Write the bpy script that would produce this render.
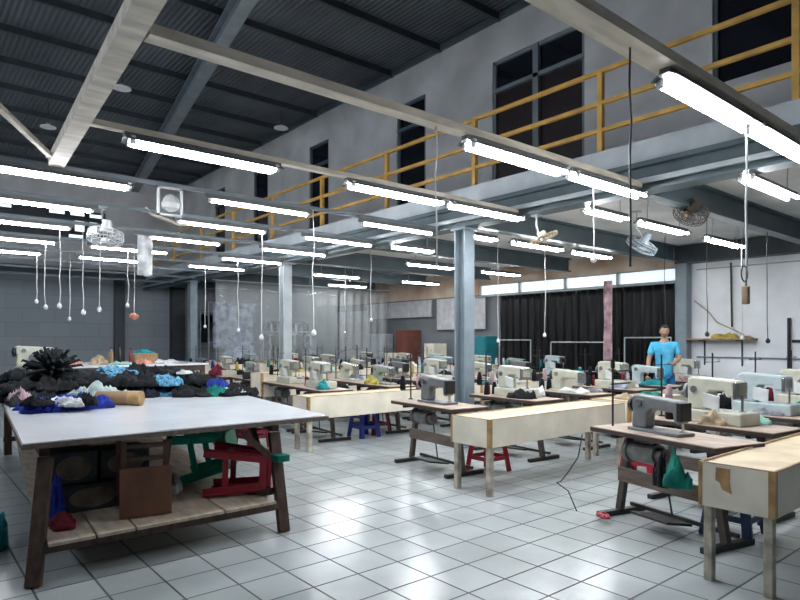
import bpy, bmesh, math, random
from mathutils import Vector, Matrix, noise
for o in list(bpy.data.objects): bpy.data.objects.remove(o)
R = math.radians; PI = math.pi
S = bpy.context.scene; C = S.collection
# ---------------------------------------------------------------- camera, world, exposure
cam = bpy.data.objects.new('camera', bpy.data.cameras.new('camera')); C.objects.link(cam)
cam.location = (0, 0, 1.5); cam.rotation_euler = (R(90), 0, R(-39.8))
cam.data.sensor_width = 36; cam.data.lens = 608/800*36; cam.data.shift_y = 0.05
cam.data.clip_start = .05; cam.data.clip_end = 200
S.camera = cam
w = bpy.data.worlds.new('world'); S.world = w; w.use_nodes = True
w.node_tree.nodes['Background'].inputs[0].default_value = (.7, .78, .88, 1)
w.node_tree.nodes['Background'].inputs[1].default_value = 2.7
S.view_settings.view_transform = 'Standard'; S.view_settings.look = 'None'
S.view_settings.gamma = 1; S.view_settings.use_curve_mapping = False
S.view_settings.exposure = 0.45
TUBE = 62.0          # light of the fluorescent tubes
rnd = random.Random(7)

# ---------------------------------------------------------------- materials
def nm(name):
    m = bpy.data.materials.new(name); m.use_nodes = True
    return m, m.node_tree, m.node_tree.nodes['Principled BSDF']
def mat(name, col, rough=.6, metal=0, var=.12, scale=6, bump=0, stretch=(1, 1, 1), col2=None, bscale=None):
    m, t, b = nm(name)
    N = t.nodes.new; L = t.links.new
    tc = N('ShaderNodeTexCoord'); mp = N('ShaderNodeMapping'); mp.inputs['Scale'].default_value = stretch
    L(tc.outputs['Object'], mp.inputs[0])
    nz = N('ShaderNodeTexNoise'); nz.inputs['Scale'].default_value = scale; nz.inputs['Detail'].default_value = 5
    L(mp.outputs[0], nz.inputs['Vector'])
    cr = N('ShaderNodeValToRGB'); cr.color_ramp.elements[0].position = .3; cr.color_ramp.elements[1].position = .7
    c2 = col2 or tuple(max(0, c*(1-var*2)) for c in col)
    cr.color_ramp.elements[0].color = (*c2, 1); cr.color_ramp.elements[1].color = (*[min(1, c*(1+var*.3)) for c in col], 1)
    L(nz.outputs[0], cr.inputs[0]); L(cr.outputs[0], b.inputs['Base Color'])
    b.inputs['Roughness'].default_value = rough; b.inputs['Metallic'].default_value = metal
    if bump:
        bp = N('ShaderNodeBump'); bp.inputs['Strength'].default_value = bump; bp.inputs['Distance'].default_value = .01
        n2 = N('ShaderNodeTexNoise'); n2.inputs['Scale'].default_value = bscale or scale*4; L(mp.outputs[0], n2.inputs['Vector'])
        L(n2.outputs[0], bp.inputs['Height']); L(bp.outputs[0], b.inputs['Normal'])
    return m
def emit(name, col, s):
    m, t, b = nm(name); b.inputs['Base Color'].default_value = (.9, .9, .9, 1)
    b.inputs['Emission Color'].default_value = (*col, 1); b.inputs['Emission Strength'].default_value = s
    return m
M = {}
M['tube'] = emit('tube_light', (.93, .97, 1.0), TUBE)
M['day'] = emit('daylight_pane', (.78, .9, 1.0), 1.1)
M['daydim'] = emit('daylight_pane_dim', (.8, .9, 1.0), .55)
M['white_enamel'] = mat('white_enamel', (.78, .79, .8), .35, var=.05)
M['reflector'] = mat('lamp_reflector', (.13, .135, .14), .5, var=.08)
M['cream_steel'] = mat('cream_steel', (.78, .69, .57), .5, var=.18, scale=3, stretch=(1, 4, 4))
M['grey_steel'] = mat('grey_steel', (.2, .235, .26), .45, var=.15, scale=3)
M['teal_steel'] = mat('teal_steel', (.085, .12, .135), .45, var=.15, scale=3)
M['dark_steel'] = mat('dark_steel', (.035, .045, .055), .5, var=.15)
M['col_steel'] = mat('col_steel', (.22, .27, .31), .4, var=.12, scale=4)
M['pale_steel'] = mat('pale_steel', (.42, .46, .48), .4, var=.12, scale=4)
M['yellow'] = mat('yellow_paint', (.75, .43, .1), .45, var=.18, scale=5)
M['plaster_upper'] = mat('upper_plaster', (.62, .62, .625), .85, var=.16, scale=1.2, bump=.15)
M['plaster_white'] = mat('white_plaster', (.86, .88, .92), .8, var=.08, scale=1.6, bump=.15)
M['plaster_grey'] = mat('grey_wall', (.17, .185, .2), .8, var=.12, scale=1.5, bump=.1)
M['plaster_mezz'] = mat('fascia', (.58, .62, .65), .8, var=.16, scale=2, bump=.2)
M['mezz_ceiling'] = mat('mezz_ceiling', (.8, .8, .79), .8, var=.12, scale=1.5)
M['black_iron'] = mat('black_iron', (.018, .018, .02), .45, var=.2)
M['brown_iron'] = mat('brown_iron', (.075, .06, .05), .55, var=.25, scale=12)
M['plank_brown'] = mat('plank_brown', (.17, .125, .1), .6, var=.25, scale=5, stretch=(6, 1, 6))
M['wood_dark'] = mat('wood_dark', (.095, .05, .033), .55, var=.3, scale=6, stretch=(4, 4, 1), bump=.2)
M['wood_red'] = mat('wood_red', (.17, .07, .04), .5, var=.2, scale=5, bump=.1)
M['plywood'] = mat('plywood', (.56, .46, .36), .6, var=.22, scale=4, stretch=(4, 1, 1))
M['ply_tan'] = mat('ply_tan', (.72, .57, .38), .55, var=.15, scale=4)
M['ply_edge'] = mat('ply_edge', (.42, .24, .11), .6, var=.25, scale=8)
M['laminate'] = mat('white_laminate', (.74, .76, .8), .16, var=.05, scale=3)
M['box_white'] = mat('box_white', (.8, .73, .6), .5, var=.12, scale=3)
M['box_leg'] = mat('box_leg', (.55, .49, .4), .6, var=.3, scale=9)
M['tape'] = mat('brown_tape', (.45, .27, .11), .4, var=.25, scale=12)
M['table_top'] = mat('table_top_brown', (.5, .38, .3), .45, var=.2, scale=5, stretch=(4, 1, 1))
M['table_edge'] = mat('table_edge_dark', (.05, .03, .024), .5, var=.2)
M['m_grey'] = mat('machine_grey', (.17, .18, .19), .3, var=.12, scale=8)
M['m_cream'] = mat('machine_cream', (.52, .52, .43), .35, var=.12, scale=8)
M['m_blue'] = mat('machine_pale_blue', (.42, .5, .52), .35, var=.12, scale=8)
M['m_green'] = mat('machine_green', (.3, .36, .31), .35, var=.12, scale=8)
M['chrome'] = mat('chrome', (.6, .6, .62), .2, 1, var=.05)
M['black_plastic'] = mat('black_plastic', (.012, .012, .014), .35, var=.1)
M['motor'] = mat('motor_grey', (.16, .16, .15), .45, var=.25, scale=14)
M['red_plastic'] = mat('red_plastic', (.38, .015, .035), .3, var=.08)
M['green_plastic'] = mat('green_plastic', (.02, .5, .34), .35, var=.08)
M['blue_plastic'] = mat('blue_plastic', (.025, .04, .28), .35, var=.08)
M['navy_plastic'] = mat('navy_plastic', (.02, .05, .11), .4, var=.08)
M['maroon'] = mat('maroon_plastic', (.16, .012, .03), .4, var=.1)
M['teal_cab'] = mat('teal_cabinet', (.02, .2, .24), .4, var=.1)
M['cord'] = mat('white_cord', (.7, .7, .7), .5, var=.1)
M['cord_dark'] = mat('dark_cable', (.03, .03, .035), .5, var=.1)
M['carton'] = mat('carton', (.33, .2, .11), .8, var=.15)
M['carton_red'] = mat('carton_redbrown', (.17, .05, .035), .7, var=.15)
M['beige_cushion'] = mat('beige_cushion', (.6, .5, .36), .8, var=.15)
M['skin'] = mat('skin', (.42, .24, .16), .5, var=.06)
M['hair'] = mat('hair', (.012, .009, .008), .5, var=.1)
M['shirt'] = mat('shirt', (.12, .5, .72), .8, var=.1, scale=14, col2=(.04, .36, .62))
M['pants'] = mat('trousers', (.02, .2, .48), .8, var=.15)
M['shoe'] = mat('sandal', (.03, .03, .03), .6)
M['eye_white'] = mat('eye_white', (.7, .7, .7), .3); M['lip'] = mat('lip', (.3, .1, .09), .5)
def fab(name, col, col2=None, sc=5):
    M[name] = mat(name, col, .8, var=.35, scale=sc, bump=.25, bscale=40, col2=col2); M[name].node_tree.nodes['Principled BSDF'].inputs['Specular IOR Level'].default_value = .22
fab('cloth_black', (.009, .0105, .014)); fab('cloth_navy', (.011, .017, .033)); fab('cloth_char', (.025, .03, .036))
fab('cloth_royal', (.02, .045, .38)); fab('cloth_sky', (.16, .45, .7), (.01, .02, .04), 32)
fab('cloth_white', (.72, .74, .75)); fab('cloth_cyanwhite', (.62, .76, .76)); fab('cloth_green', (.01, .22, .17))
fab('cloth_peach', (.75, .32, .22)); fab('cloth_pink', (.62, .42, .46)); fab('cloth_lilac', (.42, .48, .62))
fab('cloth_yellow', (.62, .5, .12)); fab('cloth_maroon', (.2, .02, .04)); fab('cloth_mint', (.4, .7, .62)); fab('cloth_grey', (.3, .31, .33))
fab('cloth_teal', (.02, .3, .33)); fab('cloth_tan', (.5, .38, .25))

def floor_mat():
    m, t, b = nm('floor_tiles'); N = t.nodes.new; L = t.links.new
    tc = N('ShaderNodeTexCoord'); mp = N('ShaderNodeMapping'); mp.inputs['Location'].default_value = (.02, .13, 0)
    L(tc.outputs['Object'], mp.inputs[0])
    br = N('ShaderNodeTexBrick'); br.offset = 0; br.squash = 1
    br.inputs['Scale'].default_value = 1; br.inputs['Brick Width'].default_value = .33; br.inputs['Row Height'].default_value = .33
    br.inputs['Mortar Size'].default_value = .0075; br.inputs['Mortar Smooth'].default_value = .2; br.inputs['Bias'].default_value = 0
    br.inputs['Color1'].default_value = (.52, .56, .57, 1); br.inputs['Color2'].default_value = (.44, .48, .49, 1)
    br.inputs['Mortar'].default_value = (.085, .09, .095, 1)
    L(mp.outputs[0], br.inputs['Vector'])
    nz = N('ShaderNodeTexNoise'); nz.inputs['Scale'].default_value = 1.3; nz.inputs['Detail'].default_value = 8; L(tc.outputs['Object'], nz.inputs['Vector'])
    cr = N('ShaderNodeValToRGB'); cr.color_ramp.elements[0].position = .35; cr.color_ramp.elements[1].position = .65
    cr.color_ramp.elements[0].color = (.82, .82, .81, 1); cr.color_ramp.elements[1].color = (1, 1, 1, 1)
    L(nz.outputs[0], cr.inputs[0])
    mx = N('ShaderNodeMix'); mx.data_type = 'RGBA'; mx.blend_type = 'MULTIPLY'; mx.inputs[0].default_value = 1
    L(br.outputs['Color'], mx.inputs[6]); L(cr.outputs[0], mx.inputs[7]); L(mx.outputs[2], b.inputs['Base Color'])
    mr = N('ShaderNodeMapRange'); mr.inputs[3].default_value = .14; mr.inputs[4].default_value = .6; L(br.outputs['Fac'], mr.inputs[0])
    ad = N('ShaderNodeMath'); ad.operation = 'MULTIPLY_ADD'; ad.inputs[1].default_value = .14; L(nz.outputs[0], ad.inputs[0]); L(mr.outputs[0], ad.inputs[2])
    L(ad.outputs[0], b.inputs['Roughness'])
    bp = N('ShaderNodeBump'); bp.inputs['Strength'].default_value = .35; bp.inputs['Distance'].default_value = .004; bp.invert = True
    L(br.outputs['Fac'], bp.inputs['Height'])
    b2 = N('ShaderNodeBump'); b2.inputs['Strength'].default_value = .06; b2.inputs['Distance'].default_value = .02
    n3 = N('ShaderNodeTexNoise'); n3.inputs['Scale'].default_value = 3.2; n3.inputs['Detail'].default_value = 2; L(tc.outputs['Object'], n3.inputs['Vector'])
    L(n3.outputs[0], b2.inputs['Height']); L(bp.outputs[0], b2.inputs['Normal']); L(b2.outputs[0], b.inputs['Normal'])
    return m
M['floor'] = floor_mat()
def roof_mat():
    m, t, b = nm('corrugated_roof'); N = t.nodes.new; L = t.links.new
    tc = N('ShaderNodeTexCoord'); wv = N('ShaderNodeTexWave'); wv.bands_direction = 'X'; wv.inputs['Scale'].default_value = 3.6
    wv.inputs['Distortion'].default_value = 0; L(tc.outputs['Object'], wv.inputs['Vector'])
    nz = N('ShaderNodeTexNoise'); nz.inputs['Scale'].default_value = .8; nz.inputs['Detail'].default_value = 6; L(tc.outputs['Object'], nz.inputs['Vector'])
    cr = N('ShaderNodeValToRGB'); cr.color_ramp.elements[0].color = (.05, .06, .072, 1); cr.color_ramp.elements[1].color = (.1, .117, .135, 1)
    cr.color_ramp.elements[0].position = .3; cr.color_ramp.elements[1].position = .7
    L(nz.outputs[0], cr.inputs[0]); L(cr.outputs[0], b.inputs['Base Color']); b.inputs['Roughness'].default_value = .6
    bp = N('ShaderNodeBump'); bp.inputs['Strength'].default_value = .6; bp.inputs['Distance'].default_value = .03; L(wv.outputs[0], bp.inputs['Height']); L(bp.outputs[0], b.inputs['Normal'])
    return m
M['roof'] = roof_mat()
def glass_dark():
    m, t, b = nm('dark_window_glass'); b.inputs['Base Color'].default_value = (.008, .01, .016, 1); b.inputs['Roughness'].default_value = .12
    return m
M['dark_glass'] = glass_dark()
M['dark_red_glass'] = mat('dark_door_panel', (.022, .012, .014), .35, var=.2)
def block_mat():
    m, t, b = nm('grey_block_wall'); N = t.nodes.new; L = t.links.new
    tc = N('ShaderNodeTexCoord'); mp = N('ShaderNodeMapping'); mp.inputs['Rotation'].default_value = (R(90), 0, 0); L(tc.outputs['Object'], mp.inputs[0])
    br = N('ShaderNodeTexBrick'); br.inputs['Scale'].default_value = 1; br.inputs['Brick Width'].default_value = .8; br.inputs['Row Height'].default_value = .4
    br.inputs['Mortar Size'].default_value = .008
    br.inputs['Color1'].default_value = (.3, .33, .36, 1); br.inputs['Color2'].default_value = (.265, .295, .325, 1); br.inputs['Mortar'].default_value = (.22, .245, .27, 1)
    L(mp.outputs[0], br.inputs['Vector']); L(br.outputs['Color'], b.inputs['Base Color']); b.inputs['Roughness'].default_value = .8
    return m
M['block'] = block_mat()

# ---------------------------------------------------------------- mesh helpers
class MB:
    def __init__(s): s.b = bmesh.new()
    def box(s, c, d, rz=0, rx=0, ry=0):
        r = bmesh.ops.create_cube(s.b, size=1)['verts']
        mt = Matrix.Translation(c) @ Matrix.Rotation(rz, 4, 'Z') @ Matrix.Rotation(ry, 4, 'Y') @ Matrix.Rotation(rx, 4, 'X') @ Matrix.Diagonal((*d, 1))
        bmesh.ops.transform(s.b, matrix=mt, verts=r); return s
    def bb(s, x0, x1, y0, y1, z0, z1): return s.box(((x0+x1)/2, (y0+y1)/2, (z0+z1)/2), (x1-x0, y1-y0, z1-z0))
    def bar(s, p, q, w_, h_):
        p, q = Vector(p), Vector(q); d = q-p; m = (p+q)/2
        r = bmesh.ops.create_cube(s.b, size=1)['verts']
        z = d.normalized(); up = Vector((0, 0, 1)) if abs(z.z) < .95 else Vector((0, 1, 0))
        x = up.cross(z).normalized(); y = z.cross(x)
        mt = Matrix.Translation(m) @ Matrix((x, y, z)).transposed().to_4x4() @ Matrix.Diagonal((w_, h_, d.length, 1))
        bmesh.ops.transform(s.b, matrix=mt, verts=r); return s
    def cyl(s, p, q, r0, r1=None, n=14):
        p, q = Vector(p), Vector(q); d = q-p
        r = bmesh.ops.create_cone(s.b, cap_ends=True, segments=n, radius1=r0, radius2=r0 if r1 is None else r1, depth=d.length)['verts']
        mt = Matrix.Translation((p+q)/2) @ Vector((0, 0, 1)).rotation_difference(d).to_matrix().to_4x4()
        bmesh.ops.transform(s.b, matrix=mt, verts=r); return s
    def tube(s, pts, r, n=8):
        pts = [Vector(p) for p in pts]; rings = []
        for i, p in enumerate(pts):
            t = (pts[min(i+1, len(pts)-1)]-pts[max(i-1, 0)]).normalized()
            q = Vector((0, 0, 1)).rotation_difference(t)
            rr = r[i] if isinstance(r, (list, tuple)) else r
            rings.append([s.b.verts.new(p+q @ Vector((rr*math.cos(2*PI*k/n), rr*math.sin(2*PI*k/n), 0))) for k in range(n)])
        for a, b in zip(rings, rings[1:]):
            # align twist
            off = min(range(n), key=lambda o: sum((a[k].co-b[(k+o) % n].co).length for k in range(n)))
            for k in range(n): s.b.faces.new((a[k], a[(k+1) % n], b[(k+1+off) % n], b[(k+off) % n]))
        s.b.faces.new(rings[0][::-1]); s.b.faces.new(rings[-1]); return s
    def ring(s, c, rad, r, axis='Z', n=28, m=6):
        c = Vector(c); q = {'Z': Matrix.Identity(3), 'X': Matrix.Rotation(PI/2, 3, 'Y'), 'Y': Matrix.Rotation(PI/2, 3, 'X')}[axis]
        rs = []
        for i in range(n):
            a = 2*PI*i/n
            rs.append([s.b.verts.new(c+q @ Vector(((rad+r*math.cos(2*PI*k/m))*math.cos(a), (rad+r*math.cos(2*PI*k/m))*math.sin(a), r*math.sin(2*PI*k/m)))) for k in range(m)])
        for i in range(n):
            a, b = rs[i], rs[(i+1) % n]
            for k in range(m): s.b.faces.new((a[k], b[k], b[(k+1) % m], a[(k+1) % m]))
        return s
    def lathe(s, prof, c=(0, 0, 0), n=20):
        c = Vector(c); rs = []
        for r, z in prof: rs.append([s.b.verts.new(c+Vector((max(r, 1e-4)*math.cos(2*PI*k/n), max(r, 1e-4)*math.sin(2*PI*k/n), z))) for k in range(n)])
        for a, b in zip(rs, rs[1:]):
            for k in range(n): s.b.faces.new((a[k], a[(k+1) % n], b[(k+1) % n], b[k]))
        s.b.faces.new(rs[0][::-1]); s.b.faces.new(rs[-1]); return s
    def prism(s, pts, axis, a0, a1):
    
        f = {'X': lambda p, a: (a, p[0], p[1]), 'Y': lambda p, a: (p[0], a, p[1]), 'Z': lambda p, a: (p[0], p[1], a)}[axis]
        A = [s.b.verts.new(f(p, a0)) for p in pts]; B = [s.b.verts.new(f(p, a1)) for p in pts]; n = len(pts)
        s.b.faces.new(A[::-1]); s.b.faces.new(B)
        for k in range(n): s.b.faces.new((A[k], A[(k+1) % n], B[(k+1) % n], B[k]))
        return s
    def ball(s, c, d, sub=2):
        r = bmesh.ops.create_icosphere(s.b, subdivisions=sub, radius=.5)['verts']
        bmesh.ops.transform(s.b, matrix=Matrix.Translation(c) @ Matrix.Diagonal((*d, 1)), verts=r); return s
    def build(s, name, m, parent=None, smooth=False, bevel=0, loc=None, rz=0):
        bmesh.ops.recalc_face_normals(s.b, faces=s.b.faces)
        me = bpy.data.meshes.new(name); s.b.to_mesh(me); s.b.free()
        if isinstance(m, str): m = M[m]
        me.materials.append(m)
        if smooth:
            for p in me.polygons: p.use_smooth = True
        o = bpy.data.objects.new(name, me); C.objects.link(o)
        if parent: o.parent = parent
        if loc: o.location = loc
        if rz: o.rotation_euler.z = rz
        if bevel:
            bv = o.modifiers.new('bevel', 'BEVEL'); bv.width = bevel; bv.segments = 2; bv.limit_method = 'ANGLE'; bv.angle_limit = R(40)
        return o
def tag(o, label=None, cat=None, group=None, kind=None):
    if label: o['label'] = label
    if cat: o['category'] = cat
    if group: o['group'] = group
    if kind: o['kind'] = kind
    return o
def empty(name, loc, rz=0):
    o = bpy.data.objects.new(name, None); C.objects.link(o); o.location = loc; o.rotation_euler.z = rz; o.empty_display_size = .1
    return o
KIDS = {}
def copy_tree(o, parent=None):
    c = o.copy(); C.objects.link(c); c.parent = parent
    for ch in KIDS.get(o.name) or list(o.children): copy_tree(ch, c)
    return c
def struct(o, label=None, cat=None): o['kind'] = 'structure'; return tag(o, label, cat)
def bbobj(name, m, *a): return MB().bb(*a).build(name, m)

# ---------------------------------------------------------------- the hall
X0, X1, Y0, Y1, ZR = -3.5, 12.5, -3.5, 20.0, 6.6
XM, XU = 6.13, 7.3
struct(bbobj('floor', 'floor', X0, X1+.2, Y0, Y1+.2, -.1, 0), 'white glazed tile floor with dark grout lines', 'floor')
struct(bbobj('ceiling', 'roof', X0-.2, XU+.2, Y0-.2, Y1+.2, ZR, ZR+.06), 'dark corrugated sheet roof over the high hall', 'ceiling')
W = MB(); W.bb(X0-.2, X0, Y0-.2, Y1, -.1, 4.2).bb(X0-.2, X0, Y0-.2, Y1, 6.1, ZR).bb(X0-.2, X0, Y0-.2, 0, 4.2, 6.1).bb(X0-.2, X0, 18, Y1, 4.2, 6.1)  # high strip left open as an added, unseen way in for sky light
struct(W.build('wall_left', 'plaster_grey'), 'grey left wall of the hall with a high strip opening added for daylight', 'wall')
e = empty('window_8', (X0-.1, 9, 4.2)); struct(e, 'unseen strip of openings added high in the left wall to let in daylight', 'window')  # unseen openings, added so sky light reaches the upper wall
f = MB(); f.bb(-.04, .04, -9, 9, 0, .05).bb(-.04, .04, -9, 9, 1.85, 1.9)
for k in range(13): f.bb(-.04, .04, -9+k*1.495, -8.94+k*1.495, .05, 1.85)
f.build('window_frame', 'grey_steel', e)
struct(bbobj('wall_front', 'plaster_grey', X0, X1+.2, Y0-.2, Y0, -.1, ZR), 'grey wall behind the camera', 'wall')
struct(bbobj('wall_back', 'block', X0-.2, X1+.2, Y1, Y1+.2, -.1, 3.47), 'dark grey block wall at the back of the hall', 'wall')
# back wall above the ledge, with a daylight window cut in
W = MB()
wx0, wx1, wz0, wz1 = 2.05, 4.98, 4.45, 5.36
W.bb(X0-.2, wx0, Y1, Y1+.2, 3.47, ZR); W.bb(wx1, XU, Y1, Y1+.2, 3.47, ZR); W.bb(wx0, wx1, Y1, Y1+.2, 3.47, wz0); W.bb(wx0, wx1, Y1, Y1+.2, wz1, ZR)
struct(W.build('wall_back_upper', 'plaster_upper'), 'bluish grey upper back wall below the roof', 'wall')
# windows of the back wall: panes of daylight between dark bars
def pane_win(n, rects, frame_m, pane_m, y, label):
    e = empty('window_%d' % n, (rects[0][0], y, rects[0][2])); struct(e, label, 'window')
    for (a, b, c, d) in rects:
        f = MB(); t = .035
        for (p, q, r_, s_) in ((a, b, c, c+t), (a, b, d-t, d), (a, a+t, c+t, d-t), (b-t, b, c+t, d-t)): f.bb(p-e.location.x, q-e.location.x, -.04, .04, r_-e.location.z, s_-e.location.z)
        f.build('window_frame', frame_m, e)
        MB().bb(a+t-e.location.x, b-t-e.location.x, -.005, .005, c+t-e.location.z, d-t-e.location.z).build('pane', pane_m, e)
rects = [(2.05, 2.57, 5.17, 5.33), (3.43, 3.9, 5.16, 5.33), (3.98, 4.43, 5.16, 5.33), (4.5, 4.95, 5.15, 5.32), (4.1, 4.43, 4.7, 5.08), (4.5, 4.78, 4.7, 5.08), (3.94, 4.4, 4.5, 4.66), (2.05, 2.52, 4.74, 4.92), (3.4, 3.9, 4.72, 4.9)]
pane_win(1, rects, 'dark_steel', 'day', Y1+.06, 'bright bluish louvre window high in the back wall')
bbobj('trim_window_back', 'dark_steel', wx0, wx1, Y1+.12, Y1+.16, wz0, wz1)
struct(bpy.data.objects['trim_window_back'], 'dark boarding behind the louvre window panes', 'trim')
# wall pilasters and ledge on the back wall
struct(bbobj('trim_1', 'dark_steel', 5.2, 5.5, Y1-.12, Y1, 0, 3.4), 'dark steel stanchion against the back wall', 'trim')
struct(bbobj('trim_2', 'dark_steel', 6.9, 7.3, Y1-.3, Y1, 0, 3.4), 'wide dark stanchion in the back corner', 'trim')
struct(bbobj('trim_3', 'teal_steel', X0, 7.0, Y1-.18, Y1, 3.4, 3.62), 'dark steel ledge beam along the back wall', 'trim')
# right wall: white plaster part, then the part behind the black sheets
W = MB(); W.bb(X1, X1+.2, Y0, 5.85, -.1, 3.6); struct(W.build('wall_right', 'plaster_white'), 'white plastered right wall under the mezzanine', 'wall')
W = MB(); W.bb(X1, X1+.2, 5.85, 11.6, -.1, 2.72); W.bb(X1, X1+.2, 11.6, Y1+.2, -.1, 2.75)
struct(W.build('wall_right_rear', 'plaster_grey'), 'grey rear stretch of the right wall under the mezzanine', 'wall')
M['beige_wall'] = mat('beige_wall', (.62, .53, .44), .8, var=.25, scale=1.5, col2=(.45, .3, .2))
W = MB(); W.bb(X1, X1+.2, 5.85, 11.6, 3.02, 3.6); W.bb(X1, X1+.2, 11.6, Y1+.2, 2.75, 3.6)
struct(W.build('trim_30', 'beige_wall'), 'beige rust-stained band above the strip window', 'trim')
e = empty('window_2', (X1+.08, 5.85, 2.72)); struct(e, 'long pale strip window above the black sheets', 'window')
yy = 6.0
for i in range(4):
    MB().bb(-.02, .02, yy-5.85+.03, yy-5.85+1.32, .03, .27).build('pane', 'daydim', e); yy += 1.4
f = MB()
for k in range(5): f.bb(-.04, .04, k*1.4+.1, k*1.4+.18, 0, .3)
f.bb(-.04, .04, .1, 5.75, 0, .03); f.bb(-.04, .04, .1, 5.75, .27, .3); f.build('window_frame', 'pale_steel', e)
struct(bbobj('trim_4', 'col_steel', X1-.22, X1, 5.72, 5.95, 0, 3.05), 'grey steel post where the white wall ends', 'trim')
# upper mezzanine wall
W = MB()
ops = [(1.0, 3.1, 4.45, 6.05), (4.8, 6.47, 3.62, 5.9), (8.05, 8.85, 3.62, 5.9), (11.2, 12.0, 3.62, 5.9), (14.0, 14.8, 3.9, 5.9), (16.6, 17.3, 3.62, 5.9)]
prev = Y0
for (a, b, c, d) in ops:
    W.bb(XU, XU+.18, prev, a, 3.4, ZR); W.bb(XU, XU+.18, a, b, 3.4, c) if c > 3.65 else None; W.bb(XU, XU+.18, a, b, d, ZR); prev = b
W.bb(XU, XU+.18, prev, Y1, 3.4, ZR)
struct(W.build('wall_upper_right', 'plaster_upper'), 'grey plastered upper wall behind the yellow railing', 'wall')
labs = ['wide dark window nearest the camera above the railing', 'dark double door with grey frame above the railing', 'narrow dark door beyond the double door on the mezzanine', 'narrow dark opening third along the mezzanine wall', 'small dark window far along the mezzanine wall', 'farthest dark door at the back of the mezzanine']
for i, (a, b, c, d) in enumerate(ops):
    nmx = 'door_%d' % i if c < 3.65 else 'window_%d' % (i+3)
    e = empty(nmx, (XU, (a+b)/2, c)); struct(e, labs[i], 'door' if c < 3.65 else 'window')
    h = d-c; hw = (b-a)/2
    f = MB(); t = .05
    f.bb(.02, .1, -hw, -hw+t, 0, h).bb(.02, .1, hw-t, hw, 0, h).bb(.02, .1, -hw, hw, h-t, h)
    if i == 1: f.bb(0, .1, -.05, .05, 0, h)
    if c < 3.65: f.bb(.0, .1, -hw, hw, 1.78, 1.84)
    f.build('door_frame' if c < 3.65 else 'window_frame', 'grey_steel' if i == 1 else 'teal_steel', e)
    if i == 1:
        MB().bb(.06, .08, -hw+t, -.05, 0, 1.78).build('door_leaf', 'dark_red_glass', e); MB().bb(.06, .08, .05, hw-t, 0, 1.78).build('door_leaf', 'dark_red_glass', e)
        MB().bb(.06, .08, -hw+t, hw-t, 1.84, h-t).build('transom_pane', 'dark_glass', e)
    else: MB().bb(.06, .08, -hw+t, hw-t, 0, h-t).build('pane', 'dark_glass', e)
struct(bbobj('wall_mezzanine_rooms', 'dark_steel', XU+.18, XU+.3, Y0, Y1, 3.4, ZR), 'dark backing of the upper rooms', 'wall')
struct(bbobj('trim_5', 'teal_steel', XU-.05, XU, 4.0, Y1, 6.5, ZR), 'thin flashing where upper wall meets the roof', 'trim')
# mezzanine slab, fascia, beams
struct(bbobj('ceiling_mezzanine', 'mezz_ceiling', XM+.1, X1+.2, Y0, Y1, 3.42, 3.6), 'white ceiling under the mezzanine floor', 'ceiling')
struct(bbobj('trim_6', 'plaster_mezz', XM-.02, XM+.1, Y0, Y1, 3.38, 3.62), 'rough white concrete edge of the mezzanine floor', 'trim')
b = MB(); b.bb(XM-.08, XM+.16, Y0, Y1, 3.33, 3.38).bb(XM-.005, XM+.03, Y0, Y1, 3.1, 3.33).bb(XM-.08, XM+.16, Y0, Y1, 3.07, 3.1)
struct(b.build('trim_7', 'teal_steel'), 'dark teal steel girder under the mezzanine edge', 'trim')
struct(bbobj('trim_8', 'pale_steel', XM-.12, XM-.08, Y0, Y1, 3.14, 3.19), 'thin pale conduit along the girder', 'trim')
n = 9
for y in (.95, 3.45, 5.98, 8.5, 11.0, 13.5, 16.0, 18.4):
    b = MB(); b.bb(XM+.2, X1-.25, y-.09, y+.09, 3.1, 3.13).bb(XM+.2, X1-.25, y-.015, y+.015, 3.13, 3.39).bb(XM+.2, X1-.25, y-.09, y+.09, 3.39, 3.42)
    struct(b.build('trim_%d' % n, 'teal_steel'), 'dark steel cross beam under the mezzanine ceiling', 'trim')['group'] = 'cross beams under the mezzanine'; n += 1
struct(bbobj('trim_%d' % n, 'dark_steel', X1-.25, X1, Y0, 5.95, 3.05, 3.4), 'dark steel beam along the top of the right wall', 'trim'); n += 1
cl = ['grey steel column standing among the sewing tables', 'pale grey steel column farther back in the hall', 'farthest grey column under the mezzanine edge']
for k, (x, y) in enumerate(((6.2, 6.02), (6.13, 11.0), (6.13, 16.0))):
    b = MB(); a = .1 if k == 0 else .095
    b.bb(x-a, x+a, y-a, y-a+.02, 0, 3.07).bb(x-a, x+a, y+a-.02, y+a, 0, 3.07).bb(x-.012, x+.012, y-a+.02, y+a-.02, 0, 3.07)
    b.bb(x-.14, x+.14, y-.14, y+.14, 0, .02).bb(x-.14, x+.14, y-.14, y+.14, 3.04, 3.07)
    struct(b.build('trim_%d' % n, 'col_steel' if k != 1 else 'pale_steel'), cl[k], 'column'); n += 1
# roof purlins and rafters
y = 1.0
for k in range(15):
    o = bbobj('trim_%d' % n, 'dark_steel', X0, XU, y-.03, y+.03, ZR-.11, ZR); y += 1.33; n += 1
    struct(o, 'dark steel purlin across the underside of the roof', 'trim')['group'] = 'roof purlins'
for x, lb in ((4.5, 'grey rafter crossing the purlins near the upper wall'), (-.6, 'rafter at the left side of the roof')):
    xa, xb = (1.84, 5.8) if x > 0 else (x, x); F = lambda z0, z1, w_: b.bar((xa, Y0+.1, (z0+z1)/2), (xb, Y1-.1, (z0+z1)/2), w_, z1-z0)
    b = MB(); F(ZR-.2, ZR-.175, .2); F(ZR-.455, ZR-.2, .024); F(ZR-.48, ZR-.455, .2)
    struct(b.build('trim_%d' % n, 'grey_steel'), lb, 'trim'); n += 1
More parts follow.
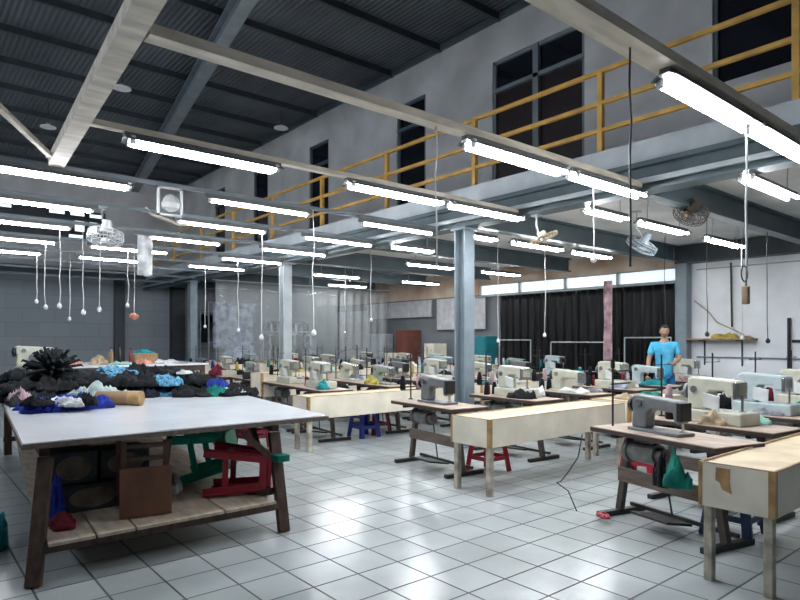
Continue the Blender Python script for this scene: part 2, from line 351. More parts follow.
# low grid of beams that carries the lamps
ROWS = [1.75, 3.33, 4.95, 6.45, 7.9, 9.35, 10.9, 12.45, 14.0, 15.6, 17.2]
for i, y in enumerate(ROWS):
    if i < 3:
        b = MB(); x0 = (1.1, 1.03, 1.13)[i]; hh = (.075, .055, .035)[i]; ht = (.06, .06, .045)[i]
        b.bb(x0, XM-.09, y-hh, y+hh, 3.1, 3.1+ht)
        m = 'cream_steel'
    else:
        b = MB(); b.bb(X0, XM-.09, y-.02, y+.02, 3.1, 3.145); m = 'grey_steel'
    struct(b.build('trim_%d' % n, m), ('cream steel channel carrying lamps, number %s from the camera' % ('nearest', 'second', 'third')[i]).replace('number ', '') if i < 3 else 'thin grey steel rail carrying a row of lamps', 'trim')
    n += 1
b = MB(); b.bar((.86, 1.9, 3.145), (1.155, 6.35, 3.145), .13, .09)
struct(b.build('trim_%d' % n, 'cream_steel'), 'cream steel beam crossing above the lamp channels', 'trim'); n += 1
b = MB(); b.bar((.3, 4.5, 3.13), (1.06, 6.1, 3.13), .04, .04)
struct(b.build('trim_%d' % n, 'cream_steel'), 'thin cream diagonal brace at upper left', 'trim'); n += 1

# yellow railing
e = empty('railing', (XM+.05, 8.0, 3.62)); tag(e, 'yellow painted steel railing along the mezzanine edge', 'railing')
for y in (-.05, 1.9, 3.85, 5.8, 7.75, 9.7, 11.65, 13.6, 15.55, 17.5, 19.4): MB().bb(-.03, .03, y-8-.03, y-8+.03, 0, .93).build('post', 'yellow', e)
for z in (.93, .57, .26): MB().bb(-.024, .024, Y0-8+.1, Y1-8-.05, z-.022, z+.022).build('rail', 'yellow', e)

# ---------------------------------------------------------------- fluorescent lamps
def make_lamp(wide, tubes=None):
    e = empty('fluorescent_lamp', (0, 0, 0)); L_ = 1.34
    hw = .085 if wide else .035
    b = MB()
    if wide: b.prism([(-.03, 0), (.03, 0), (.03, -.025), (.085, -.06), (.082, -.066), (.028, -.032), (-.028, -.032), (-.082, -.066), (-.085, -.06), (-.03, -.025)], 'X', -L_/2, L_/2)
    else: b.prism([(-.025, 0), (.025, 0), (.03, -.05), (-.03, -.05)], 'X', -L_/2, L_/2)
    b.build('housing', 'reflector', e)
    ys = tubes if tubes is not None else ((-.05, .05) if wide else (0,))
    zt = -.075
    for yv in ys:
        MB().cyl((-.6, yv, zt), (.6, yv, zt), .0165, n=10).build('tube', 'tube', e)
        for sx in (-1, 1): MB().box((sx*.615, yv, -.06), (.03, .032, .06)).build('tube_holder', 'white_enamel', e)
    return e
LW, LN = make_lamp(True), make_lamp(False); L1 = make_lamp(True, (.055,))
protos = [LW, LN, L1]; first = {}
def lamp(kind, xc, y, z, label, group, rz=0):
    p = {'w': LW, 'n': LN, '1': L1}[kind]
    o = p if kind not in first else copy_tree(p); first[kind] = 1
    o.location = (xc, y, z); o.rotation_euler.z = rz; tag(o, label, 'lamp', group)
ordn = ['nearest', 'second', 'third', 'fourth', 'fifth', 'sixth', 'seventh', 'eighth', 'ninth', 'tenth', 'eleventh']
def rowlamps(i, spec):
    for kind, xc, lab in spec:
        lamp(kind, xc, ROWS[i], 3.1, 'lit white fluorescent lamp %s, %s lamp rail from the camera' % (lab, ordn[i]), 'lit lamps under the low rails')
rowlamps(0, [('1', 4.15, 'left of the two'), ('w', 5.45, 'at the right frame edge')])
rowlamps(1, [('w', 4.1, 'left of the pair'), ('w', 5.5, 'right of the pair')])
rowlamps(2, [('w', 2.03, 'leftmost'), ('w', 4.1, 'middle'), ('w', 5.5, 'beside the steel column')])
rowlamps(3, [('w', 1.2, 'leftmost'), ('n', 3.28, 'middle'), ('n', 5.35, 'right end')])
rowlamps(4, [('n', 1.2, 'leftmost'), ('n', 3.45, 'middle'), ('n', 5.35, 'right end')])
rowlamps(5, [('n', 1.25, 'leftmost'), ('n', 3.4, 'middle'), ('n', 5.4, 'right end')])
rowlamps(6, [('n', 1.35, 'leftmost'), ('n', 3.1, 'second'), ('n', 5.35, 'right end')])
rowlamps(7, [('n', 1.4, 'leftmost'), ('n', 3.25, 'middle'), ('n', 5.3, 'right end')])
LM = make_lamp(True)
hg = MB()
for sx in (-.45, .45): hg.tube([(sx, 0, 0), (sx, 0, .12), (sx+.02, 0, .22), (sx, 0, .32)], .006, 6)
hg.build('hanger', 'pale_steel', LM)
for i, (xc, y, sc_, lab) in enumerate(((6.85, 2.33, 1, 'nearest under the mezzanine at right'), (6.72, 4.1, .66, 'nearer the tan fan, left of three'), (8.14, 4.1, 1, 'beside the dark round fan, middle of three'), (10.1, 4.1, 1, 'before the white wall, right of three'), (6.7, 6.22, .6, 'just right of the steel column'), (8.14, 6.22, 1, 'behind the tan bracket fan'), (9.7, 6.22, .9, 'behind the grey fan'), (6.75, 7.75, .7, 'just left of the steel column'), (8.6, 9.3, 1, 'farther back, right of the column'), (8.2, 12.2, 1, 'deep inside, added to light the back'), (9.9, 14.2, 1, 'deepest at the back, added to light it'), (10.8, 9.3, 1, 'above the rear sewing tables'), (10.9, 12.2, 1, 'before the teal cabinet'))):  # two deep lamps are additions that light the back
    o = LM if i == 0 else copy_tree(LM)
    o.location = (xc, y, 3.1); o.scale.x = sc_; tag(o, 'hanging fluorescent lamp under the mezzanine, %s' % lab, 'lamp', 'lamps under the mezzanine')

# ---------------------------------------------------------------- sewing table, machine, stand (one of each kind, then copies)
def make_table(wd=.52, ln=1.2):
    e = empty('sewing_table', (0, 0, 0)); H_ = .76; hw, hl = wd/2, ln/2
    MB().bb(-hw, hw, -hl, hl, H_-.006, H_).build('table_top', 'table_top', e)
    MB().bb(-hw-.002, hw+.002, -hl-.002, hl+.002, H_-.042, H_-.0062).build('table_edge', 'table_edge', e, bevel=.004)
    for s in (-1, 1):
        MB().bar((-.02, s*.5, .04), (-.02, s*.38, H_-.045), .05, .06).build('leg', 'brown_iron', e, bevel=.004)
        MB().bb(-.26, .26, s*.5-.03, s*.5+.03, .0, .045).build('foot', 'black_iron', e, bevel=.006)
        MB().bb(-.22, .22, s*.38-.02, s*.38+.02, H_-.075, H_-.043).build('top_bracket', 'black_iron', e)
    MB().bb(-.075, -.05, -.47, .47, .3, .42).build('brace_board', 'plank_brown', e, bevel=.003)
    MB().bb(.1, .13, -.5, .5, .06, .09).build('cross_bar', 'black_iron', e)
    MB().box((-.1, 0, .1), (.28, .36, .02), ry=R(10)).build('pedal', 'black_iron', e, bevel=.005)
    MB().cyl((-.03, -.05, .12), (-.03, .05, .6), .008, n=6).build('pedal_rod', 'black_iron', e)
    mo = MB(); mo.cyl((-.05, .06, .58), (-.05, .32, .58), .085, n=20).cyl((-.05, .32, .58), (-.05, .36, .58), .1, n=20).cyl((-.05, .0, .58), (-.05, .06, .58), .06, n=16)
    mo.box((-.05, .19, .68), (.06, .2, .1)); mo.build('motor', 'motor', e, smooth=False)
    return e
def make_machine(col, style):
    e = empty('sewing_machine', (0, 0, 0)); hd = 0
    if style == 0:   # flat lockstitch
        MB().bb(-.09, .09, -.24, .24, .0, .025).build('bed', M[col], e, bevel=.006)
        a = MB()
        a.prism([(.09, .025), (.235, .025), (.225, .16), (.24, .2), (.235, .27), (.19, .285), (-.12, .265), (-.2, .262), (-.235, .25), (-.235, .12), (-.215, .09), (-.165, .09), (-.155, .17), (.04, .175), (.085, .14)], 'X', -.052, .052)
        a.build('arm', M[col], e, bevel=.016)
        a = MB(); a.bb(-.056, .056, .1, .2, .19, .255); a.build('side_cover', M[col], e, bevel=.012)
        MB().bb(-.056, .056, -.24, -.19, .11, .25).build('face_plate', 'black_plastic' if col == 'm_grey' else 'chrome', e, bevel=.008)
    else:            # raised-bed overlock / interlock
        MB().bb(-.13, .13, -.27, .22, .0, .1).build('bed', M[col], e, bevel=.012)
        a = MB()
        a.prism([(.05, .1), (.21, .1), (.215, .34), (.18, .36), (-.17, .345), (-.2, .33), (-.2, .22), (-.12, .21), (-.1, .255), (.02, .255), (.05, .22)], 'X', -.075, .075)
        a.build('arm', M[col], e, bevel=.014)
        MB().box((-.08, -.0, .17), (.012, .13, .12), rx=R(10), ry=R(-15)).build('cloth_plate', 'white_enamel', e)
        MB().bb(-.08, .08, -.2, -.17, .2, .33).build('face_plate', 'chrome', e, bevel=.006)
    z = .2 if style == 0 else .24
    MB().cyl((0, .235, z), (0, .262, z), .065, n=22).cyl((0, .262, z), (0, .275, z), .03, n=14).build('hand_wheel', 'black_plastic' if style == 0 else 'm_grey', e)
    MB().cyl((0, -.2, .025 if style == 0 else .1), (0, -.2, .12 if style == 0 else .23), .006, n=8).cyl((.015, -.2, .04 if style == 0 else .11), (.015, -.2, .12 if style == 0 else .22), .005, n=6).bb(-.012, .02, -.225, -.185, .027 if style == 0 else .101, .035 if style == 0 else .11).build('needle_bar', 'chrome', e)
    b = MB(); b.cyl((-.052 if style == 0 else -.075, .15, z+.02), (-.07 if style == 0 else -.09, .15, z+.02), .028, n=16)
    b.build('dial', 'chrome', e)
    return e
def make_stand():
    e = empty('thread_stand', (0, 0, 0))
    MB().cyl((0, 0, 0), (0, 0, .6), .009, n=8).cyl((0, 0, 0), (0, 0, .012), .03, n=12).build('pole', 'black_iron', e)
    MB().bar((-.14, 0, .12), (.14, 0, .12), .02, .01).cyl((-.12, 0, .12), (-.12, 0, .2), .004, n=6).cyl((.12, 0, .12), (.12, 0, .2), .004, n=6).cyl((-.12, 0, .125), (-.12, 0, .13), .04).cyl((.12, 0, .125), (.12, 0, .13), .04).build('spool_arm', 'black_iron', e)
    MB().bar((-.14, 0, .5), (.14, 0, .5), .012, .006).ring((-.12, 0, .515), .012, .002, 'X', 10, 4).ring((.12, 0, .515), .012, .002, 'X', 10, 4).build('guide_arm', 'black_iron', e)
    return e
def cone_mesh(m):
    b = MB(); b.lathe([(.034, 0), (.037, .004), (.032, .11), (.02, .165), (.006, .17)], n=12); o = b.build('thread_cone', m, smooth=True); return o

TAB = make_table(); usedT = [0]
MCH = {}
def get_machine(col, style):
    k = (col, style)
    if k not in MCH: MCH[k] = make_machine(col, style); return MCH[k]
    return copy_tree(MCH[k])
STD = make_stand(); usedS = [0]
CON = {}
def cone(loc, m, label):
    if m not in CON: CON[m] = cone_mesh(m); o = CON[m]
    else: o = CON[m].copy(); C.objects.link(o)
    o.location = loc; tag(o, label, 'thread cone', 'cones of sewing thread')
rown = {1: 'front row', 2: 'second row', 3: 'third row', 4: 'fourth row', 5: 'fifth row', 6: 'sixth row', 7: 'back row'}
stn = ['first', 'second', 'third', 'fourth', 'fifth', 'sixth', 'seventh']
cname = {'m_grey': 'dark grey', 'm_cream': 'cream', 'm_blue': 'pale blue-grey', 'm_green': 'grey-green'}
tname = {'cloth_white': 'white', 'cloth_black': 'black', 'cloth_maroon': 'dark red', 'cloth_yellow': 'yellow', 'cloth_royal': 'royal blue', 'cloth_teal': 'teal', 'cloth_pink': 'pink'}
def station(row, k, x, y, col, style, stand=True):
    th = R(-14) if (row == 1 and k == 0) else R(-6+rnd.uniform(-1.5, 1.5))
    t = TAB if not usedT[0] else copy_tree(TAB); usedT[0] = 1
    t.location = (x, y, 0); t.rotation_euler.z = th
    tag(t, 'brown topped sewing table with iron frame, %s from the left in the %s' % (stn[k], rown[row]), 'sewing table', 'industrial sewing tables')
    m = get_machine(col, style); m.location = (x-(.02 if (row, k) == (1, 0) else 0), y+(.07 if (row, k) == (1, 0) else 0), .76)
    m.scale = ((1.04 if (row, k) == (1, 0) else 1.12),)*3; m.rotation_euler.z = th+(rnd.uniform(-.08, .08) if style else 0)
    tag(m, '%s %s sewing machine on the %s table from left, %s' % (cname[col], 'flat-bed' if style == 0 else 'raised-bed', stn[k], rown[row]), 'sewing machine', 'industrial sewing machines')
    if stand:
        s = STD if not usedS[0] else copy_tree(STD); usedS[0] = 1
        sx_, sy_ = x-.55*math.sin(th), y+.55*math.cos(th); s.location = (sx_, sy_, .76); s.rotation_euler.z = th
        tag(s, 'thin black thread stand on the %s table from left, %s' % (stn[k], rown[row]), 'thread stand', 'thread stands')
        for q in (-1, 1):
            if rnd.random() < .65:
                mm = rnd.choice(['cloth_white', 'cloth_black', 'cloth_white', 'cloth_black', 'cloth_maroon', 'cloth_yellow', 'cloth_royal', 'cloth_teal', 'cloth_pink'])
                cone((sx_+q*.12*math.cos(th), sy_+q*.12*math.sin(th), .891), mm, '%s thread cone on %s side of the stand, %s table, %s' % (tname[mm], 'left' if q < 0 else 'right', stn[k], rown[row]))
R1x = [4.72, 5.68, 6.8, 8.0, 9.25, 10.5]; R2x = [4.9, 6.28, 7.5, 8.7, 9.75, 11.15]; R3x = [5.1, 6.35, 7.55, 8.75, 9.95, 11.15]; R4x = [5.4, 6.75, 7.95, 9.15, 10.35]; R5x = [5.6, 6.8, 8.0, 9.2, 10.4, 11.6]
c1 = [('m_grey', 0), ('m_cream', 1), ('m_blue', 1), ('m_cream', 1), ('m_blue', 0), ('m_cream', 0)]
c2 = [('m_grey', 0), ('m_cream', 1), ('m_cream', 0), ('m_cream', 1), ('m_blue', 0), ('m_cream', 1)]
c3 = [('m_cream', 1), ('m_green', 0), ('m_cream', 1), ('m_cream', 0), ('m_grey', 0), ('m_blue', 1)]
for k, x in enumerate(R1x): station(1, k, x, 2.37 if k else 2.33, *c1[k], stand=(k != 0))
for k, x in enumerate(R2x): station(2, k, x, 5.2 if k != 1 else 5.18, *c2[k])
for k, x in enumerate(R3x): station(3, k, x, 8.06, *c3[k])
for k, x in enumerate(R3x): station(4, k, x+.15, 9.27, *c3[(k+2) % 6])
for k, x in enumerate(R4x): station(5, k, x, 11.02, *c3[(k+1) % 6])
for k, x in enumerate(R4x): station(6, k, x, 12.22, *c2[(k+3) % 6])
for k, x in enumerate(R5x[:5]): station(7, k, x, 13.98, *c3[(k+4) % 6])
for row, xs_, yc in ((1, R1x[1:], 2.37), (2, R2x[1:], 5.2)):
    for k, x in enumerate(xs_):
        for q in range(4):
            mm = ('cloth_black', 'cloth_black', 'cloth_navy', 'cloth_maroon', 'cloth_white')[(q*3+k) % 5]; nmx = {'cloth_black': 'black', 'cloth_navy': 'navy', 'cloth_maroon': 'dark red', 'cloth_white': 'white'}[mm]
            cone((x-.16+q*.08+.055, yc+.38+.05*(q % 2), .76), mm, '%s thread cone standing on the %s table from left, %s, %s of four' % (nmx, stn[k+1], rown[row], stn[q]))
            bpy.data.objects[-1] if 0 else None
# tall thread stand of the nearest table
e = empty('thread_stand', (4.76, 2.85, .76)); tag(e, 'tall slim black thread stand at the end of the nearest sewing table', 'thread stand')
MB().cyl((0, 0, 0), (0, 0, .58), .009, n=8).build('pole', 'black_iron', e)
MB().cyl((0, 0, .5), (0, 0, .57), .018, n=10).build('clamp', 'black_plastic', e)
MB().bar((-.02, 0, .47), (.3, 0, .47), .016, .012).build('guide_arm', 'black_iron', e)
MB().bar((-.02, 0, .36), (.28, 0, .36), .016, .012).build('spool_arm', 'black_iron', e)

# ---------------------------------------------------------------- white plywood troughs
def trough(x0, x1, y0, y1, label, top=.74, depth=.27, leg=.0, nlegs=2, torn=False):
    e = empty('trough_table', ((x0+x1)/2, (y0+y1)/2, 0)); cx, cy = e.location.x, e.location.y
    a, b, c, d = x0-cx, x1-cx, y0-cy, y1-cy; t = .014; z0 = top-depth
    MB().bb(a, b, c, c+t, z0, top).build('side_panel', 'box_white', e); MB().bb(a, b, d-t, d, z0, top).build('side_panel', 'box_white', e)
    MB().bb(a, a+t, c+t, d-t, z0, top).build('end_panel', 'box_white', e); MB().bb(b-t, b, c+t, d-t, z0, top).build('end_panel', 'box_white', e)
    MB().bb(a+t, b-t, c+t, d-t, top-.02, top-.008).build('top_panel', 'ply_tan', e)
    r = MB(); r.bb(a, b, c-.002, c+t, top, top+.004).bb(a, b, d-t, d+.002, top, top+.004).bb(a-.002, a+t, c+t, d-t, top, top+.004).bb(b-t, b+.002, c+t, d-t, top, top+.004)
    r.build('rim', 'ply_edge', e)
    s = .035
    MB().prism([(a-.003, c-.003), (a+s, c-.003), (a+s, c), (a, c), (a, c+s), (a-.003, c+s)], 'Z', z0, top+.002).build('corner_strip', 'tape', e)
    MB().bb(a-.003, a, d-s*.6, d+.002, z0, top+.002).build('corner_strip', 'tape', e)
    if torn:
        q = MB(); q.prism([(.11, top-.02), (.03, top-.02), (.035, top-.1), (.02, top-.17), (.075, top-.15), (.09, top-.11), (.115, top-.1)], 'X', a-.004, a-.0005); q.build('peeled_tape', 'tape', e)
    for i in range(nlegs):
        lx = a+.05+(b-a-.1)*i/(nlegs-1)
        for ly in (c+.045, d-.045):
            MB().bb(lx-.03, lx+.03, ly-.025, ly+.025, 0, z0+.12).build('leg', 'box_leg', e, bevel=.004)
    return tag(e, label, 'trough table', 'white plywood work troughs')
trough(3.88, 6.55, 1.3, 1.73, 'nearest white plywood trough table with torn brown tape, at lower right', top=.74, torn=True)
trough(4.34, 6.75, 3.88, 4.4, 'long white plywood trough table in the middle, beside the red stool', top=.74)
trough(6.95, 9.6, 3.93, 4.48, 'white trough table continuing right of the middle trough', top=.74)
trough(4.22, 7.4, 6.97, 7.38, 'long white plywood trough table above the blue stool', top=.74, depth=.3)
trough(7.6, 10.6, 6.97, 7.38, 'white trough table behind the steel column', top=.74)
trough(5.05, 8.4, 9.92, 10.36, 'white trough table in front of the pale column', top=.9, depth=.42)
trough(8.6, 11.4, 9.92, 10.36, 'white trough table at the rear right', top=.9)
trough(5.1, 8.4, 12.88, 13.3, 'farthest white trough table behind the clothes pile', top=.95, depth=.5)

# ---------------------------------------------------------------- cutting table
e = empty('cutting_table', (1.75, 6.2, 0)); tag(e, 'large white topped cutting table on dark wooden legs heaped with clothes', 'table')
def W2(v): return (v[0]-1.75, v[1]-6.2, v[2])
def q4(pts, z0, z1): 
    b = MB(); b.prism([(p[0]-1.75, p[1]-6.2) for p in pts], 'Z', z0, z1); return b
tp = [(.62, 4.42), (2.87, 4.42), (3.6, 9.6), (1.05, 9.6)]
q4(tp, .845, .852).build('table_top', 'laminate', e)
q4([(.612, 4.412), (2.878, 4.412), (3.608, 9.608), (1.042, 9.608)], .812, .8448).build('edge_band', 'plank_brown', e)
for (fx, fy, tx, ty) in ((.65, 4.25, .76, 4.5), (2.35, 4.24, 2.4, 4.5), (1.15, 9.4, 1.15, 9.4), (3.3, 9.4, 3.3, 9.4)):
    MB().bar(W2((fx, fy, 0)), W2((tx, ty, .74)), .085, .07).build('leg', 'wood_dark', e, bevel=.006)
MB().bar(W2((.8, 4.85, .78)), W2((2.5, 4.85, .78)), .05, .06).build('apron', 'wood_dark', e)
MB().bar(W2((1.1, 9.45, .775)), W2((3.4, 9.45, .775)), .07, .08).build('apron', 'wood_dark', e)
for a, b in (((.76, 4.55), (1.15, 9.4)), ((2.44, 4.55), (3.3, 9.4))): MB().bar(W2((*a, .775)), W2((*b, .775)), .06, .07).build('side_rail', 'wood_dark', e)
MB().bar(W2((2.34, 4.42, .55)), W2((2.14, 4.5, .75)), .05, .05).build('brace', 'wood_dark', e)
MB().bar(W2((2.34, 4.48, .36)), W2((2.42, 4.95, .75)), .04, .05).build('brace', 'wood_dark', e)
MB().bar(W2((2.32, 4.36, .3)), W2((2.2, 4.6, .24)), .05, .05).build('brace', 'wood_dark', e)
b = MB(); b.box(W2((2.375, 4.34, .56)), (.1, .11, .05)); b.build('strap', 'cloth_green', e)
MB().bar(W2((.7, 4.33, .2)), W2((2.32, 4.3, .2)), .05, .06).build('lower_rail', 'wood_dark', e)
MB().bar(W2((1.1, 9.4, .2)), W2((3.3, 9.4, .2)), .05, .06).build('lower_rail', 'wood_dark', e)
xs = [.72, 1.0, 1.24, 1.86, 2.28]
for i in range(4):
    b = MB(); x0_, x1_ = xs[i]+.008, xs[i+1]-.008; g = .0 if i != 2 else .05
    b.prism([(x0_-1.75, 4.22-6.2), (x1_-1.75, 4.22-6.2), (x1_+.1-1.75, 5.6-6.2), (x0_+.1-1.75, 5.6-6.2)], 'Z', .235, .255); b.build('shelf_board', 'plywood', e)
for i in range(4):
    b = MB(); x0_, x1_ = xs[i]+.11, xs[i+1]+.1
    b.prism([(x0_-1.75, 5.61-6.2), (x1_-1.75, 5.61-6.2), (x1_+.45-1.75, 9.4-6.2), (x0_+.4-1.75, 9.4-6.2)], 'Z', .235, .253); b.build('shelf_board', 'plywood', e)

# garments ----------------------------------------------------
def garment(name, m, loc, size, rz, seed, label, cat='garment', group=None, lobes=3, amp=.5, sub=4, parent=None):
    b = bmesh.new(); bmesh.ops.create_icosphere(b, subdivisions=sub, radius=1)
    off = Vector((seed*7.31, seed*3.17, seed*1.7)); r2 = random.Random(seed)
    ph = r2.uniform(0, 6.28); fa = r2.uniform(0, PI)
    for v in b.verts:
        p = v.co.copy(); a = math.atan2(p.y, p.x)
        rad = 1+.28*math.sin(lobes*a+ph)*(1-abs(p.z))+.22*noise.noise(Vector((math.cos(a)*1.6, math.sin(a)*1.6, seed)))
        u = p.x*math.cos(fa)+p.y*math.sin(fa); w_ = -p.x*math.sin(fa)+p.y*math.cos(fa)
        wq = noise.noise(p*1.5+off)*1.4
        f1 = 1-abs(noise.noise(Vector((u*4+wq*1.5, w_*1.5, p.z*.8))+off))*3
        f2 = 1-abs(noise.noise(Vector((u*4+wq, w_*8+wq*2, p.z))+off*2))*3
        f2 = .6*f2+.4*(1-abs(noise.noise(Vector((u*14+wq*3, w_*5, p.z))+off*3))*3)
        x, y = p.x*rad, p.y*rad
        dz = (.55+.45*noise.noise(p*1.4+off)) + amp*(.55*f1+.3*f2)-.25
        z = max(0, p.z)**.6*max(.12, dz) if p.z > 0 else 0
        k = 1+.1*f1*(abs(p.z) < .5)
        v.co = (x*size[0]*k, y*size[1]*k, z*size[2])
    o = MB.__new__(MB); o.b = b
    ob = o.build(name, m, parent, smooth=True, loc=loc, rz=rz)
    if label: tag(ob, label, cat, group)
    return ob
TZ = .853
sd = 11
cols = ['cloth_black', 'cloth_navy', 'cloth_black', 'cloth_char', 'cloth_black', 'cloth_black']
colw = {'cloth_black': 'black', 'cloth_navy': 'navy', 'cloth_char': 'charcoal grey', 'cloth_sky': 'sky blue patterned'}
ORD = ['first', 'second', 'third', 'fourth', 'fifth', 'sixth', 'seventh', 'eighth', 'ninth', 'tenth', 'eleventh', 'twelfth']
lines = [('front edge', 10, 1.0, 3.1, lambda t: 7.05+.35*math.sin(t*PI*1.1)-(.1*t), 0, 5),
         ('second line', 10, 1.05, 3.15, lambda t: 7.5-.1*t, .0, 4),
         ('third line', 9, 1.1, 3.2, lambda t: 8.0, .02, 3), ('rear edge', 8, 1.15, 3.2, lambda t: 8.5, .04, 3),
         ('raised front layer', 9, 1.05, 2.95, lambda t: 7.4-.1*t, .12, 4), ('raised rear layer', 8, 1.1, 2.9, lambda t: 7.95, .14, 4),
         ('top of the heap', 6, 1.1, 2.6, lambda t: 7.8, .21, 4)]
for lname, cnt, xa, xb, fy, dz, sb in lines:
    for i in range(cnt):
        t = i/(cnt-1); sd += 1
        x = xa+(xb-xa)*t+rnd.uniform(-.04, .04); y = fy(t)+rnd.uniform(-.08, .08)
        m = rnd.choice(cols)
        if .5 < t < .85 and lname in ('raised rear layer', 'raised front layer', 'front edge', 'top of the heap') and (i+len(lname)) % 2 == 0: m = 'cloth_sky'
        garment('garment', m, (x, y, TZ+dz), (rnd.uniform(.17, .25), rnd.uniform(.18, .26), rnd.uniform(.14, .2)), rnd.uniform(0, 6), sd,
                '%s garment, %s from left along the %s of the clothes heap' % (colw[m], ORD[i], lname) if 'heap' not in lname else '%s garment, %s from left on the top of the clothes heap' % (colw[m], ORD[i]), group='garments of the long clothes heap', sub=sb, amp=.6)
G = lambda m, loc, sz, rz, seed, lb, lobes=3, amp=.8: garment('garment', m, loc, sz, rz, seed, lb, lobes=lobes, amp=amp, sub=5 if sz[0] > .1 else 4)
G('cloth_royal', (1.06, 6.28, TZ), (.15, .17, .14), .4, 301, 'royal blue and black jersey lying nearest the left table corner', 2)
G('cloth_royal', (1.4, 6.3, TZ), (.14, .18, .17), 1.4, 303, 'royal blue jersey between the white panel and tan roll', 3)
G('cloth_white', (1.2, 6.2, TZ+.05), (.13, .2, .12), .6, 305, 'white jersey panel lying across the royal blue jerseys', 3, .6)
G('cloth_black', (1.36, 6.12, TZ+.05), (.05, .14, .14), .3, 306, 'small black sleeve piece lying on the royal blue jersey', 2)
G('cloth_black', (.98, 6.18, TZ+.07), (.13, .08, .1), .2, 307, 'small black strip on the leftmost royal blue jersey', 2)
G('cloth_royal', (1.2, 6.68, TZ), (.28, .1, .13), .3, 308, 'royal blue sleeve sticking out below the black heap', 2)
G('cloth_cyanwhite', (1.62, 6.82, TZ), (.28, .13, .3), -.5, 309, 'pale mint white garment behind the tan roll', 3, .4)
G('cloth_green', (2.86, 6.78, TZ), (.09, .13, .16), .2, 310, 'green garment at the right end of the heap', 3)
G('cloth_royal', (2.95, 6.95, TZ+.08), (.1, .13, .14), .9, 311, 'bright blue garment at the right end of the heap', 3)
G('cloth_white', (3.05, 6.75, TZ), (.05, .17, .12), .6, 312, 'white strip of cloth at the far right of the heap', 2)
G('cloth_pink', (.95, 7.0, TZ+.05), (.06, .1, .14), .6, 313, 'purple-pink scrap at the left edge of the heap', 2)
G('cloth_white', (2.7, 7.3, TZ+.24), (.1, .08, .06), .6, 314, 'small white garment on top of the heap', 2)
# spiky bundle
b = MB(); r3 = random.Random(5)
for k in range(110):
    a = r3.uniform(0, 2*PI); el = r3.uniform(.12, 1.35); L_ = r3.uniform(.22, .34)
    d = Vector((math.cos(a)*math.cos(el), math.sin(a)*math.cos(el), math.sin(el)))
    p0 = d*.03; p2 = d*L_; p1 = d*L_*.55+Vector((0, 0, .03))
    b.tube([p0, p1, p2, p2+Vector((0, 0, -.03))+d*.02], [.008, .02, .014, .004], 6)
tag(b.build('strap_bundle', 'cloth_char', loc=(1.34, 7.6, TZ+.26), smooth=True), 'spiky bundle of dark cloth strips on top of the heap', 'cloth bundle')
# cardboard roll
e = empty('cardboard_roll', (1.72, 6.4, TZ+.072), R(-42)); tag(e, 'short tan roll with yellow tape lying in front of the clothes heap', 'roll')
MB().cyl((-.22, 0, 0), (.22, 0, 0), .07, n=26).build('roll_body', 'carton', e, smooth=False); MB().cyl((.1, 0, 0), (.222, 0, 0), .0715, n=26).build('tape_band', 'tape', e)

# ---------------------------------------------------------------- plastic stools
def make_stool(m, h=.46):
    e = empty('plastic_stool', (0, 0, 0)); s = .14
    MB().prism([(-s, -s+.03), (-s+.03, -s), (s-.03, -s), (s, -s+.03), (s, s-.03), (s-.03, s), (-s+.03, s), (-s, s-.03)], 'Z', h-.03, h).build('seat', m, e, bevel=.008)
    for sx in (-1, 1):
        for sy in (-1, 1):
            b = MB(); b.bar((sx*(s-.015), sy*(s-.03), h-.03), (sx*(s+.04), sy*(s+.02), 0), .012, .07); b.bar((sx*(s-.03), sy*(s-.015), h-.03), (sx*(s+.02), sy*(s+.04), 0), .07, .012)
            b.build('leg', m, e, bevel=.004)
    b = MB(); q = s+.017
    for sy in (-1, 1): b.bar((-q, sy*q, .16), (q, sy*q, .16), .012, .045); b.bar((sy*q, -q, .16), (sy*q, q, .16), .012, .045)
    b.build('brace_ring', m, e)
    b = MB(); q = s-.002
    for sy in (-1, 1): b.bb(-q, q, sy*q-.006, sy*q+.006, h-.09, h-.03); b.bb(sy*q-.006, sy*q+.006, -q, q, h-.09, h-.03)
    b.build('apron', m, e)
    return e
s = make_stool('blue_plastic'); s.location = (5.62, 7.62, 0); tag(s, 'royal blue plastic stool under the long rear trough', 'stool')
for i, (x, y, lb) in enumerate(((5.25, 4.72, 'dark red plastic stool behind the legs of the middle trough'), (6.35, 3.45, 'dark red plastic stool seen behind the nearest table end'), (5.62, 4.0, ''))):
    if not lb: continue
    s = make_stool('red_plastic', .42 if i == 0 else .44); s.location = (x, y, 0); s.rotation_euler.z = .15*i; tag(s, lb, 'stool')
s = make_stool('maroon', .46); s.location = (5.95, 7.75, 0); tag(s, 'maroon plastic stool just behind the blue stool', 'stool')
for k, lb in enumerate(('lowest maroon stool of the stack right of the clothes heap', 'upper maroon stool of the stack right of the clothes heap')):
    s = make_stool('maroon', .5); s.location = (3.85, 7.85, .07*k); s.rotation_euler.z = .2; tag(s, lb, 'stool')
garment('cloth_piece', 'cloth_black', (3.85, 7.85, .571), (.14, .14, .4), .3, 410, 'black cloth heaped on the maroon stool stack', 'cloth', lobes=2, amp=.4)
s = make_stool('navy_plastic', .42); s.location = (4.9, 1.95, 0); s.location = (4.98, 1.95, 0); tag(s, 'dark blue plastic stool behind the nearest trough', 'stool')
